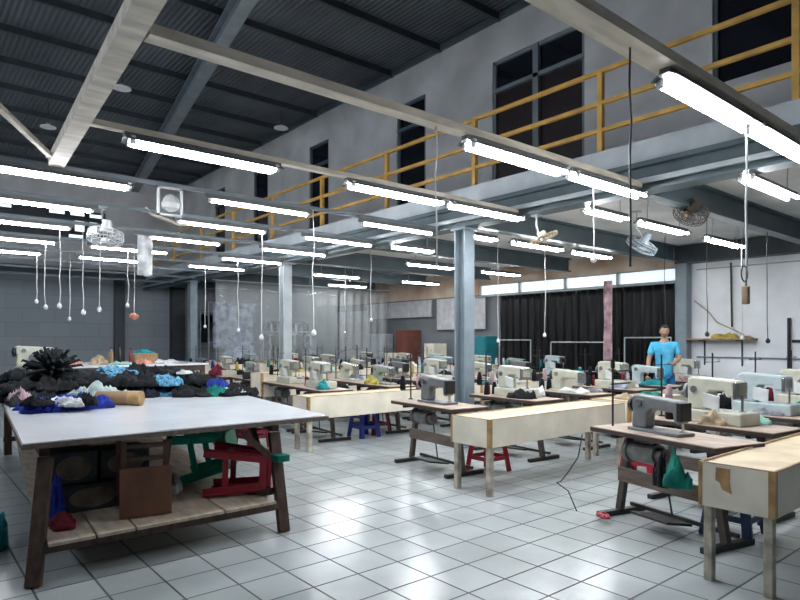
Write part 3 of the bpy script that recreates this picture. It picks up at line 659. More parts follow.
# big stools lying on the shelf of the cutting table
s = make_stool('red_plastic', .5); s.location = (1.97, 4.68, .42); s.rotation_euler = (R(8), R(98), R(14)); s.scale = (.95, .95, .95)
s.rotation_euler = (R(0), R(92), R(-36)); s.location = (1.98, 4.82, .45); s.scale = (1, 1, 1.05); tag(s, 'dark red plastic stool lying on its side on the shelf', 'stool')
s = make_stool('green_plastic', .42); s.location = (1.95, 5.4, .47); s.rotation_euler = (R(20), R(80), R(-20)); s.scale = (1.15, 1.15, 1.15); tag(s, 'green plastic stool lying behind the red stool on the shelf', 'stool')
# wooden chair tipped on its back with its square seat towards the aisle
e = empty('wooden_chair', (1.38, 4.5, .257), R(-12)); tag(e, 'small dark wooden chair tipped over on the lower shelf', 'chair')
MB().box((0, -.06, .175), (.34, .025, .34), rx=R(-4)).build('seat', 'wood_red', e, bevel=.004)
for s_ in (-1, 1):
    MB().bar((s_*.14, .0, .01), (s_*.14, .0, .52), .035, .035).build('leg', 'wood_dark', e)
    MB().bar((s_*.15, .34, .01), (s_*.17, .05, .53), .035, .035).build('leg', 'wood_dark', e)
for z in (.4, .49): MB().bar((-.14, .0, z), (.14, .0, z), .03, .03).build('rail', 'wood_dark', e)
MB().bar((-.15, .34, .05), (.15, .34, .05), .03, .06).build('back_slat', 'wood_dark', e); MB().bar((-.15, .3, .14), (.15, .3, .14), .03, .03).build('back_slat', 'wood_dark', e)
# sacks with oval prints
M['sack'] = mat('sack', (.035, .05, .06), .6, var=.3, scale=7, bump=.3); M['sack_print'] = mat('sack_print', (.22, .17, .13), .7, var=.3, scale=10)
for i, (x, y, z, w_, h_, ry, lb) in enumerate(((1.12, 5.0, .255, .44, .2, 0, 'dark printed carton lying lowest on the shelf'), (1.0, 5.02, .456, .32, .24, 0, 'dark printed carton with oval patch, upper left on shelf'), (1.36, 5.05, .456, .36, .22, 0, 'dark printed carton with oval patch beside the chair'))):
    e = empty('printed_carton', (x, y, z)); tag(e, lb, 'carton')
    MB().bb(-w_/2, w_/2, -.15, .15, 0, h_).build('carton_body', 'sack', e, bevel=.02)
    b = MB(); b.cyl((0, -.152, h_/2), (0, -.156, h_/2), .5, n=28); 
    for v in b.b.verts: v.co.x *= w_*.72; v.co.z = h_/2+(v.co.z-h_/2)*h_*.72
    b.build('oval_print', 'sack_print', e)
garment('cloth_bag', 'cloth_royal', (.84, 4.75, .257), (.06, .1, .55), .2, 401, 'blue cloth bag standing behind the left table leg', 'bag', lobes=2, amp=.3)
garment('cloth_bag', 'cloth_maroon', (.86, 4.55, .257), (.09, .1, .16), .2, 402, 'maroon cloth bundle at the left end of the shelf', 'cloth bundle', lobes=2, amp=.3)
garment('cloth_bag', 'cloth_black', (.93, 5.0, .257), (.07, .1, .6), .2, 403, 'black cloth bag at the left end of the shelf', 'bag', lobes=2, amp=.3)
garment('plastic_bag', 'cloth_white', (1.74, 5.0, .257), (.09, .07, .2), .2, 404, 'crumpled white plastic bag between the chair and red stool', 'bag', lobes=3, amp=.6)
garment('cloth_bag', 'cloth_teal', (.46, 5.2, 0), (.16, .2, .85), .2, 405, 'teal and green sack on the floor left of the cutting table', 'bag', lobes=2, amp=.3)
garment('cloth_bag', 'cloth_black', (.38, 4.9, 0), (.12, .14, .5), .2, 406, 'black sack on the floor at the left picture edge', 'bag', lobes=2, amp=.3)

# ---------------------------------------------------------------- second table behind the heap, with clutter
e = empty('work_table', (2.9, 11.6, 0)); tag(e, 'pale work table behind the cutting table near the grey wall', 'table')
MB().bb(-1.2, 1.5, -.9, .9, 1.05, 1.08).build('table_top', 'laminate', e, bevel=.004)
for sx in (-1.12, 1.42):
    for sy in (-.8, .8): MB().bb(sx-.035, sx+.035, sy-.035, sy+.035, 0, 1.05).build('leg', 'wood_dark', e)
MB().bb(-1.12, 1.42, -.82, -.78, .95, 1.05).build('apron', 'wood_dark', e)
m = copy_tree(MCH[('m_cream', 0)]); m.location = (1.75, 11.3, 1.08); m.rotation_euler.z = R(95); m.scale = (1.15,)*3
for c_ in m.children: pass
tag(m, 'cream sewing machine at the left edge behind the clothes heap', 'sewing machine')
for i, (nm_, m_, x, y, sz, lb, ct) in enumerate((
    ('garment', 'cloth_peach', 1.75, 9.85, (.2, .15, .17), 'peach orange cloth on the pale rear table', 'cloth'),
    ('garment', 'cloth_peach', 2.9, 9.9, (.14, .12, .14), 'small salmon cloth on the pale rear table', 'cloth'),
    ('garment', 'cloth_white', 3.3, 9.9, (.22, .14, .13), 'white cloth at the right end of the pale rear table', 'cloth'),
    ('garment', 'cloth_mint', 2.55, 9.8, (.18, .12, .1), 'mint cloth in the middle of the pale rear table', 'cloth'),
    ('garment', 'cloth_white', 1.35, 9.7, (.15, .12, .14), 'white cloth at the left end of the pale rear table', 'cloth'),
    ('garment', 'cloth_tan', 2.25, 10.1, (.16, .12, .22), 'tan cloth heap beside the bottles on the rear table', 'cloth'),
    ('garment', 'cloth_teal', 3.1, 10.4, (.16, .06, .1), 'turquoise cloth lying on the rear carton', 'cloth'))):
    x += .45; y += 1.2
    garment(nm_, m_, (x, y, 1.08 if i < 6 else 1.26), sz, i, 500+i, lb, ct)
tag(MB().bb(-.2, .2, -.12, .12, 0, .178).build('carton', 'carton', loc=(3.55, 11.6, 1.08), bevel=.004), 'small brown carton under the turquoise cloth', 'carton')
def bottle(x, y, z, m, lb, h=.24):
    e = empty('bottle', (x, y, z)); tag(e, lb, 'bottle')
    MB().lathe([(.034, 0), (.036, .01), (.036, h*.62), (.014, h*.8), (.013, h*.9)], n=14).build('bottle_body', m, e, smooth=True); MB().cyl((0, 0, h*.9), (0, 0, h), .016, n=12).build('cap', 'black_plastic', e)
bottle(2.9, 11.3, 1.08, 'carton', 'brown bottle on the rear table, left of the pair', .3); bottle(3.05, 11.35, 1.08, 'black_plastic', 'black bottle on the rear table, right of the brown one', .34)
bottle(3.25, 11.4, 1.08, 'maroon', 'dark red bottle on the rear table beside the carton', .28)

# ---------------------------------------------------------------- clutter on the rows
kinds = [('cloth_black', 'black'), ('cloth_white', 'white'), ('cloth_tan', 'tan'), ('cloth_green', 'green'), ('cloth_maroon', 'dark red'), ('cloth_mint', 'mint'), ('cloth_yellow', 'yellow'), ('cloth_grey', 'grey'), ('cloth_teal', 'teal'), ('cloth_navy', 'navy'), ('cloth_pink', 'pink'), ('cloth_lilac', 'pale blue')]
gi = 600
def clutter(xs, y, zt, rowlab, ny=.35, sz=1):
    global gi
    for k, x in enumerate(xs):
        for s_ in (-1, 1):
            if rnd.random() < .85:
                gi += 1; m_, w_ = rnd.choice(kinds)
                garment('cloth_piece', m_, (x+s_*.17, y+rnd.uniform(-ny, ny*.4), zt), (rnd.uniform(.07, .1)*sz, rnd.uniform(.1, .2)*sz, rnd.uniform(.1, .22)*sz), rnd.uniform(0, .4), gi,
                        'small %s cloth piece, %s side of the %s table, %s' % (w_, 'left' if s_ < 0 else 'right', stn[k], rowlab), 'cloth', 'cloth pieces on the sewing tables', sub=3)
clutter(R1x[1:], 2.37, .76, 'front row'); clutter(R2x[1:], 5.2, .76, 'second row'); clutter(R3x, 8.06, .76, 'third row'); clutter([x+.15 for x in R3x], 9.27, .76, 'fourth row'); clutter(R4x, 11.02, .76, 'fifth row', sz=1.5); clutter(R4x, 12.22, .76, 'sixth row', sz=1.8); clutter(R5x[:5], 13.98, .76, 'back row', sz=2)
def ontrough(lst, y, z, lab):
    global gi
    for ti, (x, m_, w_, sz) in enumerate(lst):
        gi += 1; garment('cloth_piece', m_, (x, y+rnd.uniform(-.05, .05), z), sz, rnd.uniform(0, 3), gi, '%s cloth heap lying %s from the left on the %s' % (w_, ['first', 'second', 'third', 'fourth', 'fifth', 'sixth', 'seventh', 'eighth'][ti], lab), 'cloth', 'cloth heaps on the troughs', sub=3)
ontrough([(7.3, 'cloth_tan', 'tan', (.14, .12, .12)), (8.0, 'cloth_green', 'green', (.14, .12, .1)), (8.6, 'cloth_grey', 'grey', (.14, .12, .12)), (9.2, 'cloth_black', 'black', (.16, .12, .16))], 4.2, .732, 'right continuation trough')
ontrough([(6.6, 'cloth_black', 'black', (.12, .1, .12)), (8.0, 'cloth_teal', 'teal', (.16, .12, .14)), (8.6, 'cloth_white', 'white', (.16, .12, .12)), (9.4, 'cloth_black', 'black', (.2, .13, .2)), (10.1, 'cloth_tan', 'tan', (.16, .12, .14))], 7.17, .732, 'third row troughs')
ontrough([(5.9, 'cloth_yellow', 'yellow', (.2, .12, .1)), (6.6, 'cloth_mint', 'mint', (.12, .12, .24)), (7.3, 'cloth_black', 'black', (.16, .12, .2)), (8.0, 'cloth_pink', 'pink', (.15, .12, .18)), (8.9, 'cloth_white', 'white', (.16, .12, .2)), (9.6, 'cloth_teal', 'teal', (.15, .12, .14)), (10.4, 'cloth_black', 'black', (.2, .12, .22)), (11, 'cloth_grey', 'grey', (.15, .12, .14))], 10.14, .892, 'rear troughs')
ontrough([(5.5, 'cloth_tan', 'tan', (.24, .14, .2)), (6.2, 'cloth_black', 'black', (.2, .14, .22)), (6.9, 'cloth_yellow', 'yellow', (.2, .14, .1)), (7.6, 'cloth_maroon', 'dark red', (.2, .14, .2)), (8.1, 'cloth_black', 'black', (.16, .14, .3))], 13.1, .942, 'farthest trough')
# green rag hanging at the nearest table
garment('rag', 'cloth_green', (4.41, 2.12, .42), (.05, .09, .42), .1, 901, 'dark green rag hanging from the nearest sewing table', 'rag', lobes=2, amp=.4)
garment('rag', 'cloth_black', (4.44, 2.25, .4), (.045, .06, .45), .1, 902, 'black rag hanging beside the green rag', 'rag', lobes=2, amp=.4)
garment('rag', 'red_plastic', (4.5, 2.78, .046), (.07, .05, .05), .6, 903, 'crimson rag lying over the nearest table foot', 'rag', lobes=2, amp=.4)
# pedal cable loop by the nearest table
b = MB(); b.tube([(4.5, 2.98, .7), (4.5, 3.02, .5), (4.46, 3.08, .38), (4.42, 3.14, .28), (4.44, 3.2, .26), (4.47, 3.1, .2), (4.45, 3.0, .05)], .005, 6)
tag(b.build('power_cable', 'cord_dark', smooth=True), 'thin dark cable looping beside the nearest sewing table', 'cable')

# ---------------------------------------------------------------- hanging cords
def cord(x, y, ztop, zbot, lb, m='cord', end='knob', r=.006, group='cords hanging from the lamp rails', wob=.012):
    if x > XM-.1: ztop = 3.42
    e = empty('pull_cord', (x, y, ztop)); tag(e, lb, 'cord', group); L_ = ztop-zbot; r4 = random.Random(int(x*100+y*10))
    pts = [(r4.uniform(-wob, wob)*(k not in (0,)), r4.uniform(-wob, wob)*(k not in (0,)), -L_*k/6) for k in range(7)]
    MB().tube(pts, r, 6).build('cord_line', m, e, smooth=True)
    if end == 'knob': MB().lathe([(.008, .03), (.03, .0), (.032, -.03), (.015, -.05)], c=pts[-1], n=10).build('socket_end', 'cord' if m == 'cord' else 'black_plastic', e)
    if end == 'plug': MB().ring((-.03, 0, -L_+.1), .055, .005, 'Y', 20, 6).build('cable_loop', 'cord_dark', e)
    if end == 'plug': MB().box((pts[-1][0], pts[-1][1], -L_-.05), (.045, .045, .13)).build('socket_box', 'cloth_tan' if m != 'cord' else 'cord', e, bevel=.008)
def c_at(px, row_y):  # x on a lamp row for a column of the picture (used once, to place cords in the hall)
    l = (px-400)/608; return row_y*(.6402+.7682*l)/(.7682-.6402*l)
cd = [(45, 10.9, 2.03, 'leftmost of the group before the grey wall'), (37, 12.45, 2.2, 'short one far left before the grey wall'), (60, 9.35, 1.98, 'second of the group before the grey wall'), (70, 12.45, 1.9, 'faint one between the left pair'), (83, 9.35, 1.9, 'third of the group before the grey wall'), (100, 9.35, 1.95, 'fourth of the group before the grey wall'), (128, 10.9, 2.1, 'short one left of the white hanging sheet'), (262, 7.9, 1.55, 'long one right of the clothes heap'), (313, 6.45, 1.6, 'long one above the rear trough'), (238, 10.9, 1.7, 'far one before the lilac bundle'), (205, 12.45, 1.8, 'far one before the dark shelving'), (371, 9.35, 1.9, 'short one in the middle of the hall'), (345, 12.45, 1.7, 'faint far one in the middle of the hall')]
for px, ry, zb, lb in cd: cord(c_at(px, ry), ry, 3.1, zb, 'thin white pull cord, %s' % lb)
for px, y, zt, zb, m_, lb, en in ((436, 3.33, 3.1, 2.05, 'cord', 'thin one left of the steel column', 'none'), (593, 3.33, 3.05, 2.3, 'cord', 'right of the bracket fan', 'knob'), (630, 1.75, 3.1, 1.9, 'cord_dark', 'dark, from the nearest lamp channel', 'none'), (498, 7.7, 3.4, 1.5, 'cord', 'right of the steel column', 'knob'), (545, 6.6, 3.4, 1.6, 'cord', 'before the black sheets', 'knob'), (665, 5.5, 3.4, 1.8, 'cord_dark', 'above the worker', 'none'), (746, 1.75, 3.03, 1.87, 'pale', 'thick one with socket box at right', 'plug'), (707, 4.05, 3.4, 1.6, 'cord_dark', 'dark one above the wall shelf', 'knob'), (742, 4.05, 3.4, 1.55, 'cord', 'slim one before the white wall', 'knob'), (767, 3.45, 3.1, 1.5, 'cord_dark', 'dark one near the right edge', 'knob')):
    l = (px-400)/608; x = y*(.6402+.7682*l)/(.7682-.6402*l)
    M.setdefault('pale', M['pale_steel'])
    cord(x, y, zt, zb, 'hanging cord, %s' % lb, m=m_, end=en, r=.008 if m_ == 'pale' else .006, wob=.008, group='cords hanging under the mezzanine')


# ---------------------------------------------------------------- fans
def make_fan(cage_m, motor_m, hub_m, rad=.21):
    e = empty('fan', (0, 0, 0))            # local: fan faces -Z (downwards), bracket goes up
    g = MB()
    for rr, z in ((rad, 0), (rad*.97, -.05), (rad*.97, .05), (rad*.7, -.075), (rad*.7, .07), (rad*.4, -.085), (rad*.4, .08)): g.ring((0, 0, z), rr, .0045, 'Z', 28, 5)
    for k in range(26):
        a = 2*PI*k/26; c_, s_ = math.cos(a), math.sin(a)
        g.tube([(c_*.05, s_*.05, -.088), (c_*rad*.6, s_*rad*.6, -.08), (c_*rad*.97, s_*rad*.97, -.045), (c_*rad, s_*rad, 0), (c_*rad*.97, s_*rad*.97, .045), (c_*rad*.6, s_*rad*.6, .075)], .003, 4)
    g.build('cage', cage_m, e)
    b = MB()
    for k in range(3):
        a = 2*PI*k/3
        b.prism([(0.03*math.cos(a), .03*math.sin(a)), (rad*.85*math.cos(a-.1), rad*.85*math.sin(a-.1)), (rad*.88*math.cos(a+.5), rad*.88*math.sin(a+.5)), (rad*.5*math.cos(a+.7), rad*.5*math.sin(a+.7))], 'Z', -.02+.0, -.012)
    b.build('blades', 'm_grey', e)
    MB().cyl((0, 0, -.095), (0, 0, -.03), .045, n=18).build('hub', hub_m, e)
    MB().cyl((0, 0, .05), (0, 0, .2), .065, .05, n=18).build('motor', motor_m, e, smooth=False)
    return e
def fan(loc, rot, cage, motor, hub, lb, hang, rad=.21):
    r_ = empty('hanging_fan', hang); tag(r_, lb, 'fan', None)
    f = make_fan(cage, motor, hub, rad)
    # fold the fan's pieces under one thing
    Mx = Matrix.Translation(Vector(loc)-Vector(hang)) @ rot.to_matrix().to_4x4()
    if 'edge-on' in lb: Mx = Mx @ Matrix.Diagonal((1, 1, .45, 1))
    for ch in list(f.children):
        ch.data.transform(Mx); ch.parent = r_
    bpy.data.objects.remove(f)
    d = Vector(loc)-Vector(hang); mo = Mx @ Vector((0, 0, .16))
    MB().tube([(0, 0, 0), (0, 0, mo.z*.6), (mo.x*.5, mo.y*.5, mo.z), mo], .013, 8).build('bracket', 'pale_steel', r_)
    MB().box((0, 0, -.01), (.1, .1, .02)).build('mount', 'pale_steel', r_)
    return r_
from mathutils import Euler, Quaternion
fan((c_at(102, 7.9), 7.75, 2.72), Quaternion((.77, -.64, 0), R(-14)), 'white_enamel', 'white_enamel', 'white_enamel', 'white caged fan hanging tilted above the clothes heap', (c_at(102, 7.9), 7.9, 3.1), .2)
fan((6.28, 4.72, 2.78), Quaternion((.64, .77, 0), R(-24)), 'cloth_tan', 'box_leg', 'box_leg', 'tan edge-on caged fan hanging beside the steel column', (6.22, 4.78, 3.07), .19)
fan((7.42, 3.4, 3.05), Euler((R(55), 0, R(-40))), 'brown_iron', 'brown_iron', 'tape', 'dark round caged fan with orange hub under the mezzanine', (7.42, 3.42, 3.42-.3), .2)
fan((8.5, 4.62, 2.9), Euler((R(30), R(20), R(-30))), 'grey_steel', 'grey_steel', 'grey_steel', 'grey caged fan hanging in the middle under the mezzanine', (8.5, 4.7, 3.42), .23)
# box fan in a square bracket
e = empty('box_fan', (c_at(170, 6.45), 6.45, 3.1)); tag(e, 'small white fan in a square bracket below a lamp rail', 'fan')
b = MB(); b.bb(-.13, -.11, -.02, .02, -.3, 0).bb(.11, .13, -.02, .02, -.3, 0).bb(-.13, .13, -.02, .02, -.3, -.28).bb(-.13, .13, -.02, .02, -.02, 0); b.build('bracket', 'white_enamel', e)
MB().lathe([(.03, -.25), (.08, -.22), (.09, -.17), (.05, -.1), (.02, -.07)], n=18).build('fan_head', 'cord', e)
MB().ring((0, -.03, -.17), .085, .006, 'Y', 24, 6).ring((0, -.03, -.17), .045, .005, 'Y', 20, 6).build('guard', 'white_enamel', e)

struct(MB().tube([(c_at(145, 7.9), 7.9, 3.16), (c_at(152, 7.9), 7.9, 3.09), (c_at(178, 7.9), 7.9, 3.0), (c_at(187, 7.9), 7.9, 3.02)], .022, 8).build('trim_31', 'cream_steel', smooth=True), 'bent pale conduit beside the box fan', 'trim')
# pendant discs high under the roof
for px, py, d, lb in ((48, 126, 13, 'small white pendant lamp high at upper left'), (122, 87, 11, 'small white pendant lamp beside the cream beam'), (281, 127, 13.5, 'small white pendant lamp before the upper wall')):
    l = (px-400)/608*d; x, y = d*.6402+l*.7682, d*.7682-l*.6402; z = 1.5+(340-py)*d/608
    e = empty('pendant_lamp', (x, y, ZR)); tag(e, lb, 'lamp', 'pendant lamps below the roof')
    MB().cyl((0, 0, 0), (0, 0, z-ZR), .008, n=6).build('rod', 'dark_steel', e)
    MB().lathe([(.03, .06), (.05, .03), (.15, -.01), (.16, -.03), (.14, -.03), (.04, .0)], c=(0, 0, z-ZR), n=22).build('lamp_shade', 'white_enamel', e, smooth=True)

# ---------------------------------------------------------------- along the right wall
def sheet(name, m, x, y0, y1, z0, z1, lb, cat, amp=.03, freq=5, seed=0, axis='Y', th=.006):
    b = bmesh.new(); nu, nv = 40, 14; g = []
    for side in (0, 1):
        rows = []
        for j in range(nv+1):
            r_ = []
            for i in range(nu+1):
                u = i/nu; v = j/nv; wv = amp*math.sin(u*freq*2*PI+seed)*(1-.5*v)+amp*.8*noise.noise(Vector((u*6, v*3, seed)))
                yy_ = y0+(y1-y0)*u; zz = z0+(z1-z0)*v+(0.03*noise.noise(Vector((u*5, 0, seed+3))) if j == 0 else 0)
                r_.append(b.verts.new((x+wv+side*th, yy_, zz) if axis == 'Y' else (yy_, x+wv+side*th, zz)))
            rows.append(r_)
        for j in range(nv):
            for i in range(nu): b.faces.new((rows[j][i], rows[j][i+1], rows[j+1][i+1], rows[j+1][i]))
        g.append(rows)
    A, B = g
    for j in range(nv): b.faces.new((A[j][0], A[j+1][0], B[j+1][0], B[j][0])); b.faces.new((A[j][nu], B[j][nu], B[j+1][nu], A[j+1][nu]))
    for i in range(nu): b.faces.new((A[0][i], B[0][i], B[0][i+1], A[0][i+1])); b.faces.new((A[nv][i], A[nv][i+1], B[nv][i+1], B[nv][i]))
    o = MB.__new__(MB); o.b = b
    return tag(o.build(name, m, smooth=True), lb, cat)
M['black_sheet'] = mat('black_sheet', (.004, .0045, .0055), .45, var=.3, scale=3); M['black_sheet'].node_tree.nodes['Principled BSDF'].inputs['Specular IOR Level'].default_value = .2
e = empty('curtain_rail', (X1-.2, 8.7, 2.68)); tag(e, 'thin pale rail holding the black sheets below the strip window', 'rail')
MB().cyl((0, -2.75, 0), (0, 2.9, 0), .015, n=8).build('rail_pipe', 'pale_steel', e)
for k in range(4): MB().bb(-.01, .2, -2.6+k*1.75, -2.57+k*1.75, -.015, .015).build('rail_bracket', 'pale_steel', e)
for k in range(4): sheet('black_sheet', 'black_sheet', X1-.2, 5.98+k*1.17, 7.12+k*1.17, .3, 2.655, 'large black sheet hanging on the right wall, %s from the white wall' % stn[k], 'sheet', seed=k*2.1, amp=.05)
# things in front of the sheets
sheet('cloth_strip', 'cloth_pink', 11.6, 6.95, 7.15, 1.0, 2.75, 'pale pink cloth strip hanging before the black sheets', 'cloth', amp=.03, freq=2, seed=4)
e = empty('cloth_line', (11.6, 7.05, 2.75)); tag(e, 'thin wire carrying the pale pink cloth strip', 'wire'); MB().cyl((0, 0, 0), (0, 0, .67), .004, n=5).build('wire_drop', 'pale_steel', e)
def rack(x, y, w_, h_, lb, rz=0, m='pale_steel'):
    e = empty('garment_rack', (x, y, 0), rz); tag(e, lb, 'rack')
    for s_ in (-1, 1): MB().cyl((0, s_*w_/2, 0), (0, s_*w_/2, h_), .014, n=8).build('post', m, e); MB().bb(-.25, .25, s_*w_/2-.015, s_*w_/2+.015, 0, .03).build('foot', m, e)
    MB().cyl((0, -w_/2, h_), (0, w_/2, h_), .014, n=8).build('top_bar', m, e); MB().cyl((0, -w_/2, h_*.55), (0, w_/2, h_*.55), .01, n=8).build('middle_bar', m, e)
rack(12.0, 8.1, 1.4, 1.45, 'thin pale rack before the black sheets, left of the worker'); rack(12.0, 9.9, 1.0, 1.5, 'thin pale rack at the left end of the black sheets')
rack(11.9, 6.35, 1.0, 1.55, 'thin pale rack just left of the worker')
# white wall : shelf, pipes, door
e = empty('wall_shelf', (X1-.16, 5.1, 1.5)); tag(e, 'narrow wooden shelf on iron brackets on the white wall', 'shelf')
MB().bb(-.16, .16, -.62, .6, 0, .03).build('shelf_board', 'ply_edge', e)
for yv in (-.35, .35): MB().bb(-.14, .155, yv-.01, yv+.01, -.02, 0).bb(.13, .155, yv-.01, yv+.01, -.5, 0).build('shelf_bracket', 'black_iron', e)
garment('cloth_piece', 'cloth_yellow', (X1-.16, 5.0, 1.53), (.12, .2, .16), .2, 950, 'olive yellow bundle lying on the wall shelf', 'cloth', lobes=3)
garment('cloth_piece', 'cloth_tan', (X1-.16, 4.65, 1.53), (.1, .12, .08), .2, 951, 'tan scrap at the right end of the wall shelf', 'cloth', lobes=3)
def pipe(pts, m, lb, r=.018): 
    tag(MB().tube(pts, r, 8).build('wall_pipe', m), lb, 'pipe')
pipe([(X1-.03, 5.6, 2.92), (X1-.03, -1.5, 2.92)], 'pale_steel', 'thin conduit running along the top of the white wall', .012)
pipe([(X1-.03, 5.6, 1.16), (X1-.03, 1.0, 1.16)], 'grey_steel', 'thin grey pipe low along the white wall', .014)
pipe([(X1-.04, 3.95, 0), (X1-.04, 3.95, 1.75), (X1-.04, 3.95, 1.9)], 'black_iron', 'dark vertical pipe at the right of the white wall', .03)
pipe([(X1-.04, 3.9, 1.48), (X1-.04, 3.35, 1.48)], 'black_iron', 'short dark pipe reaching to the doorway', .025)
pipe([(X1-.03, 5.65, 2.3), (X1-.05, 5.35, 2.05), (X1-.05, 5.2, 1.85), (X1-.05, 4.7, 1.6)], 'cloth_tan', 'slanting tan cable on the white wall', .01)
pipe([(X1-.03, 4.95, 3.0), (X1-.03, 4.93, 1.75)], 'black_iron', 'dark vertical conduit above the wall shelf', .018)
e = empty('door_9', (X1-.02, 2.9, 0)); struct(e, 'dark doorway in the white wall at the right edge', 'door')
MB().bb(-.05, .02, .32, .4, 0, 2.86).bb(-.05, .02, -.5, .4, 2.78, 2.86).build('door_frame', 'black_iron', e); MB().bb(-.02, .01, -.5, .32, 0, 2.78).build('door_leaf', 'teal_steel', e)

# ---------------------------------------------------------------- rear right: cabinets, cartons, racks, bundles
def cabinet(x, y, w_, h_, d_, m, lb, rz=0, doors=2):
    e = empty('storage_cabinet', (x, y, 0), rz); tag(e, lb, 'cabinet')
    MB().bb(-w_/2, w_/2, -d_/2, d_/2, 0, h_).build('cabinet_body', m, e, bevel=.006)
    for k in range(doors):
        a = -w_/2+.02+k*(w_-.04)/doors
        dr = MB().bb(a+.005, a+(w_-.04)/doors-.005, -d_/2-.02, -d_/2, .05, h_-.05).build('door', m, e, bevel=.004)
        MB().bb(a+.05, a+.07, -d_/2-.045, -d_/2-.02, h_*.5-.06, h_*.5+.06).build('handle', 'chrome', dr)
cabinet(12.2, 11.2, .7, 1.6, .45, 'teal_cab', 'teal metal cabinet against the rear right wall', R(-90))
cabinet(12.2, 14.25, .6, 1.8, .5, 'carton_red', 'red-brown wardrobe in the rear right area', R(-90))
cabinet(12.2, 15.75, .9, 1.7, .5, 'pale_steel', 'pale grey cabinet deeper at the rear right', R(-90))
M['board'] = mat('pale_board', (.5, .5, .52), .7)
for k, (y, z, s_, m_, lb) in enumerate(((12.8, 0, .55, 'carton', 'large carton on the floor beside the red-brown wardrobe'), (12.8, .55, .45, 'carton_red', 'red-brown carton stacked on the large carton'), (12.8, 1.0, .4, 'box_white', 'white carton topmost of the rear stack'), (14.6, 0, .6, 'carton', 'carton on the floor between the rear cabinets'), (14.6, .6, .5, 'box_white', 'white carton on the floor carton between rear cabinets'))):
    tag(MB().bb(-.25, .25, -s_/2, s_/2, 0, s_ if z == 0 or True else 0).build('carton', m_, loc=(11.85, y-.15, z), bevel=.004), lb, 'carton')
tag(MB().bb(-.03, .03, -1.0, 1.0, 0, 2.2).build('partition_board', 'board', loc=(12.42, 17.5, .3)), 'pale board leaning at the back of the right wall', 'board')
tag(MB().bb(-.02, .02, -.95, .95, 0, .9).build('partition_board', 'board', loc=(12.4, 12.2, 1.8)), 'pale panel on the wall left of the teal cabinet', 'board')
tag(MB().bb(-.02, .02, -1.6, 1.6, 0, .5).build('partition_board', 'board', loc=(12.4, 15.0, 2.2)), 'long pale panel above the rear cabinets', 'board')
# hanging garments on racks before the back wall
def clothes_rack(x, y, n_, cols_, lb, w_=1.6, rz=0, h_=1.75):
    rack(x, y, w_, h_, lb, R(90)+rz)
    for k in range(n_):
        m_, wd = cols_[k % len(cols_)]; xx = x-w_/2+.1+(w_-.2)*k/max(1, n_-1)
        e = empty('hanging_garment', (xx, y, h_-.03)); tag(e, '%s garment hanging %s on the %s' % (wd, stn[k], lb.split(',')[0]), 'garment', 'garments hanging on rear racks')
        MB().ring((0, 0, .02), .025, .003, 'X', 12, 4).bar((0, -.2, -.1), (0, 0, -.02), .008, .008).bar((0, .2, -.1), (0, 0, -.02), .008, .008).build('hanger', 'chrome', e)
        MB().prism([(-.08, -.04), (.08, -.04), (.24, -.13), (.3, -.5), (.22, -.52), (.2, -.3), (.22, -.95), (-.22, -.95), (-.2, -.3), (-.22, -.52), (-.3, -.5), (-.24, -.13)], 'X', -.03, .03).build('shirt', m_, e, bevel=.012)
clothes_rack(8.3, 18.9, 7, [('cloth_black', 'black'), ('cloth_grey', 'grey'), ('cloth_navy', 'navy')], 'left rear clothes rack, before the back wall', h_=2.4)
clothes_rack(10.4, 18.6, 7, [('cloth_white', 'white'), ('cloth_grey', 'grey'), ('cloth_black', 'black'), ('cloth_pink', 'pink')], 'right rear clothes rack, before the back wall', h_=2.2)
clothes_rack(9.3, 16.6, 6, [('cloth_grey', 'grey'), ('cloth_black', 'black'), ('cloth_lilac', 'pale blue')], 'middle rear clothes rack, nearer the machines')
garment('fabric_bundle', 'cloth_lilac', (7.5, 16.1, .9), (.5, .35, .95), .3, 960, 'big pale blue fabric bundle on a bench behind the column', 'fabric bundle', lobes=3, amp=.5)
e = empty('bench', (7.8, 16.1, 0)); tag(e, 'wooden bench carrying the pale blue fabric bundle', 'bench')
MB().bb(-.9, .9, -.4, .4, .86, .9).build('bench_top', 'ply_edge', e)
for a in (-.8, .8):
    for c_ in (-.32, .32): MB().bb(a-.03, a+.03, c_-.03, c_+.03, 0, .86).build('leg', 'wood_dark', e)
def clear_mat():
    m, t, b = nm('clear_plastic'); b.inputs['Base Color'].default_value = (.75, .8, .82, 1); b.inputs['Roughness'].default_value = .12; b.inputs['Alpha'].default_value = .16
    return m
M['clear'] = clear_mat()
for k, (xa, xb, yv) in enumerate(((6.45, 8.3, 15.25), (8.35, 10.3, 15.25), (10.35, 12.2, 15.25))):
    sheet('plastic_curtain', 'clear', yv, xa, xb, .9, 3.05, 'clear plastic sheet hanging across the rear bay, %s from the left' % stn[k], 'plastic sheet', amp=.05, freq=6, seed=k, axis='X', th=.003)
e = empty('curtain_pipe', (9.3, 15.25, 3.07)); tag(e, 'thin pipe carrying the clear plastic sheets', 'rail')
MB().cyl((-2.95, 0, 0), (2.95, 0, 0), .015, n=8).build('rail_pipe', 'pale_steel', e)
for k in (-2.9, 0, 2.9): MB().cyl((k, 0, 0), (k, 0, .35), .008, n=6).build('rail_hanger', 'pale_steel', e)
rack(8.0, 17.4, 1.7, 2.62, 'tall pale rack holding the pale blue drape', R(90))
sheet('drape', 'cloth_lilac', 17.44, 7.3, 8.6, 1.25, 2.6, 'large pale blue drape hanging on the tall rear rack', 'cloth', amp=.05, freq=4, seed=3, axis='X')
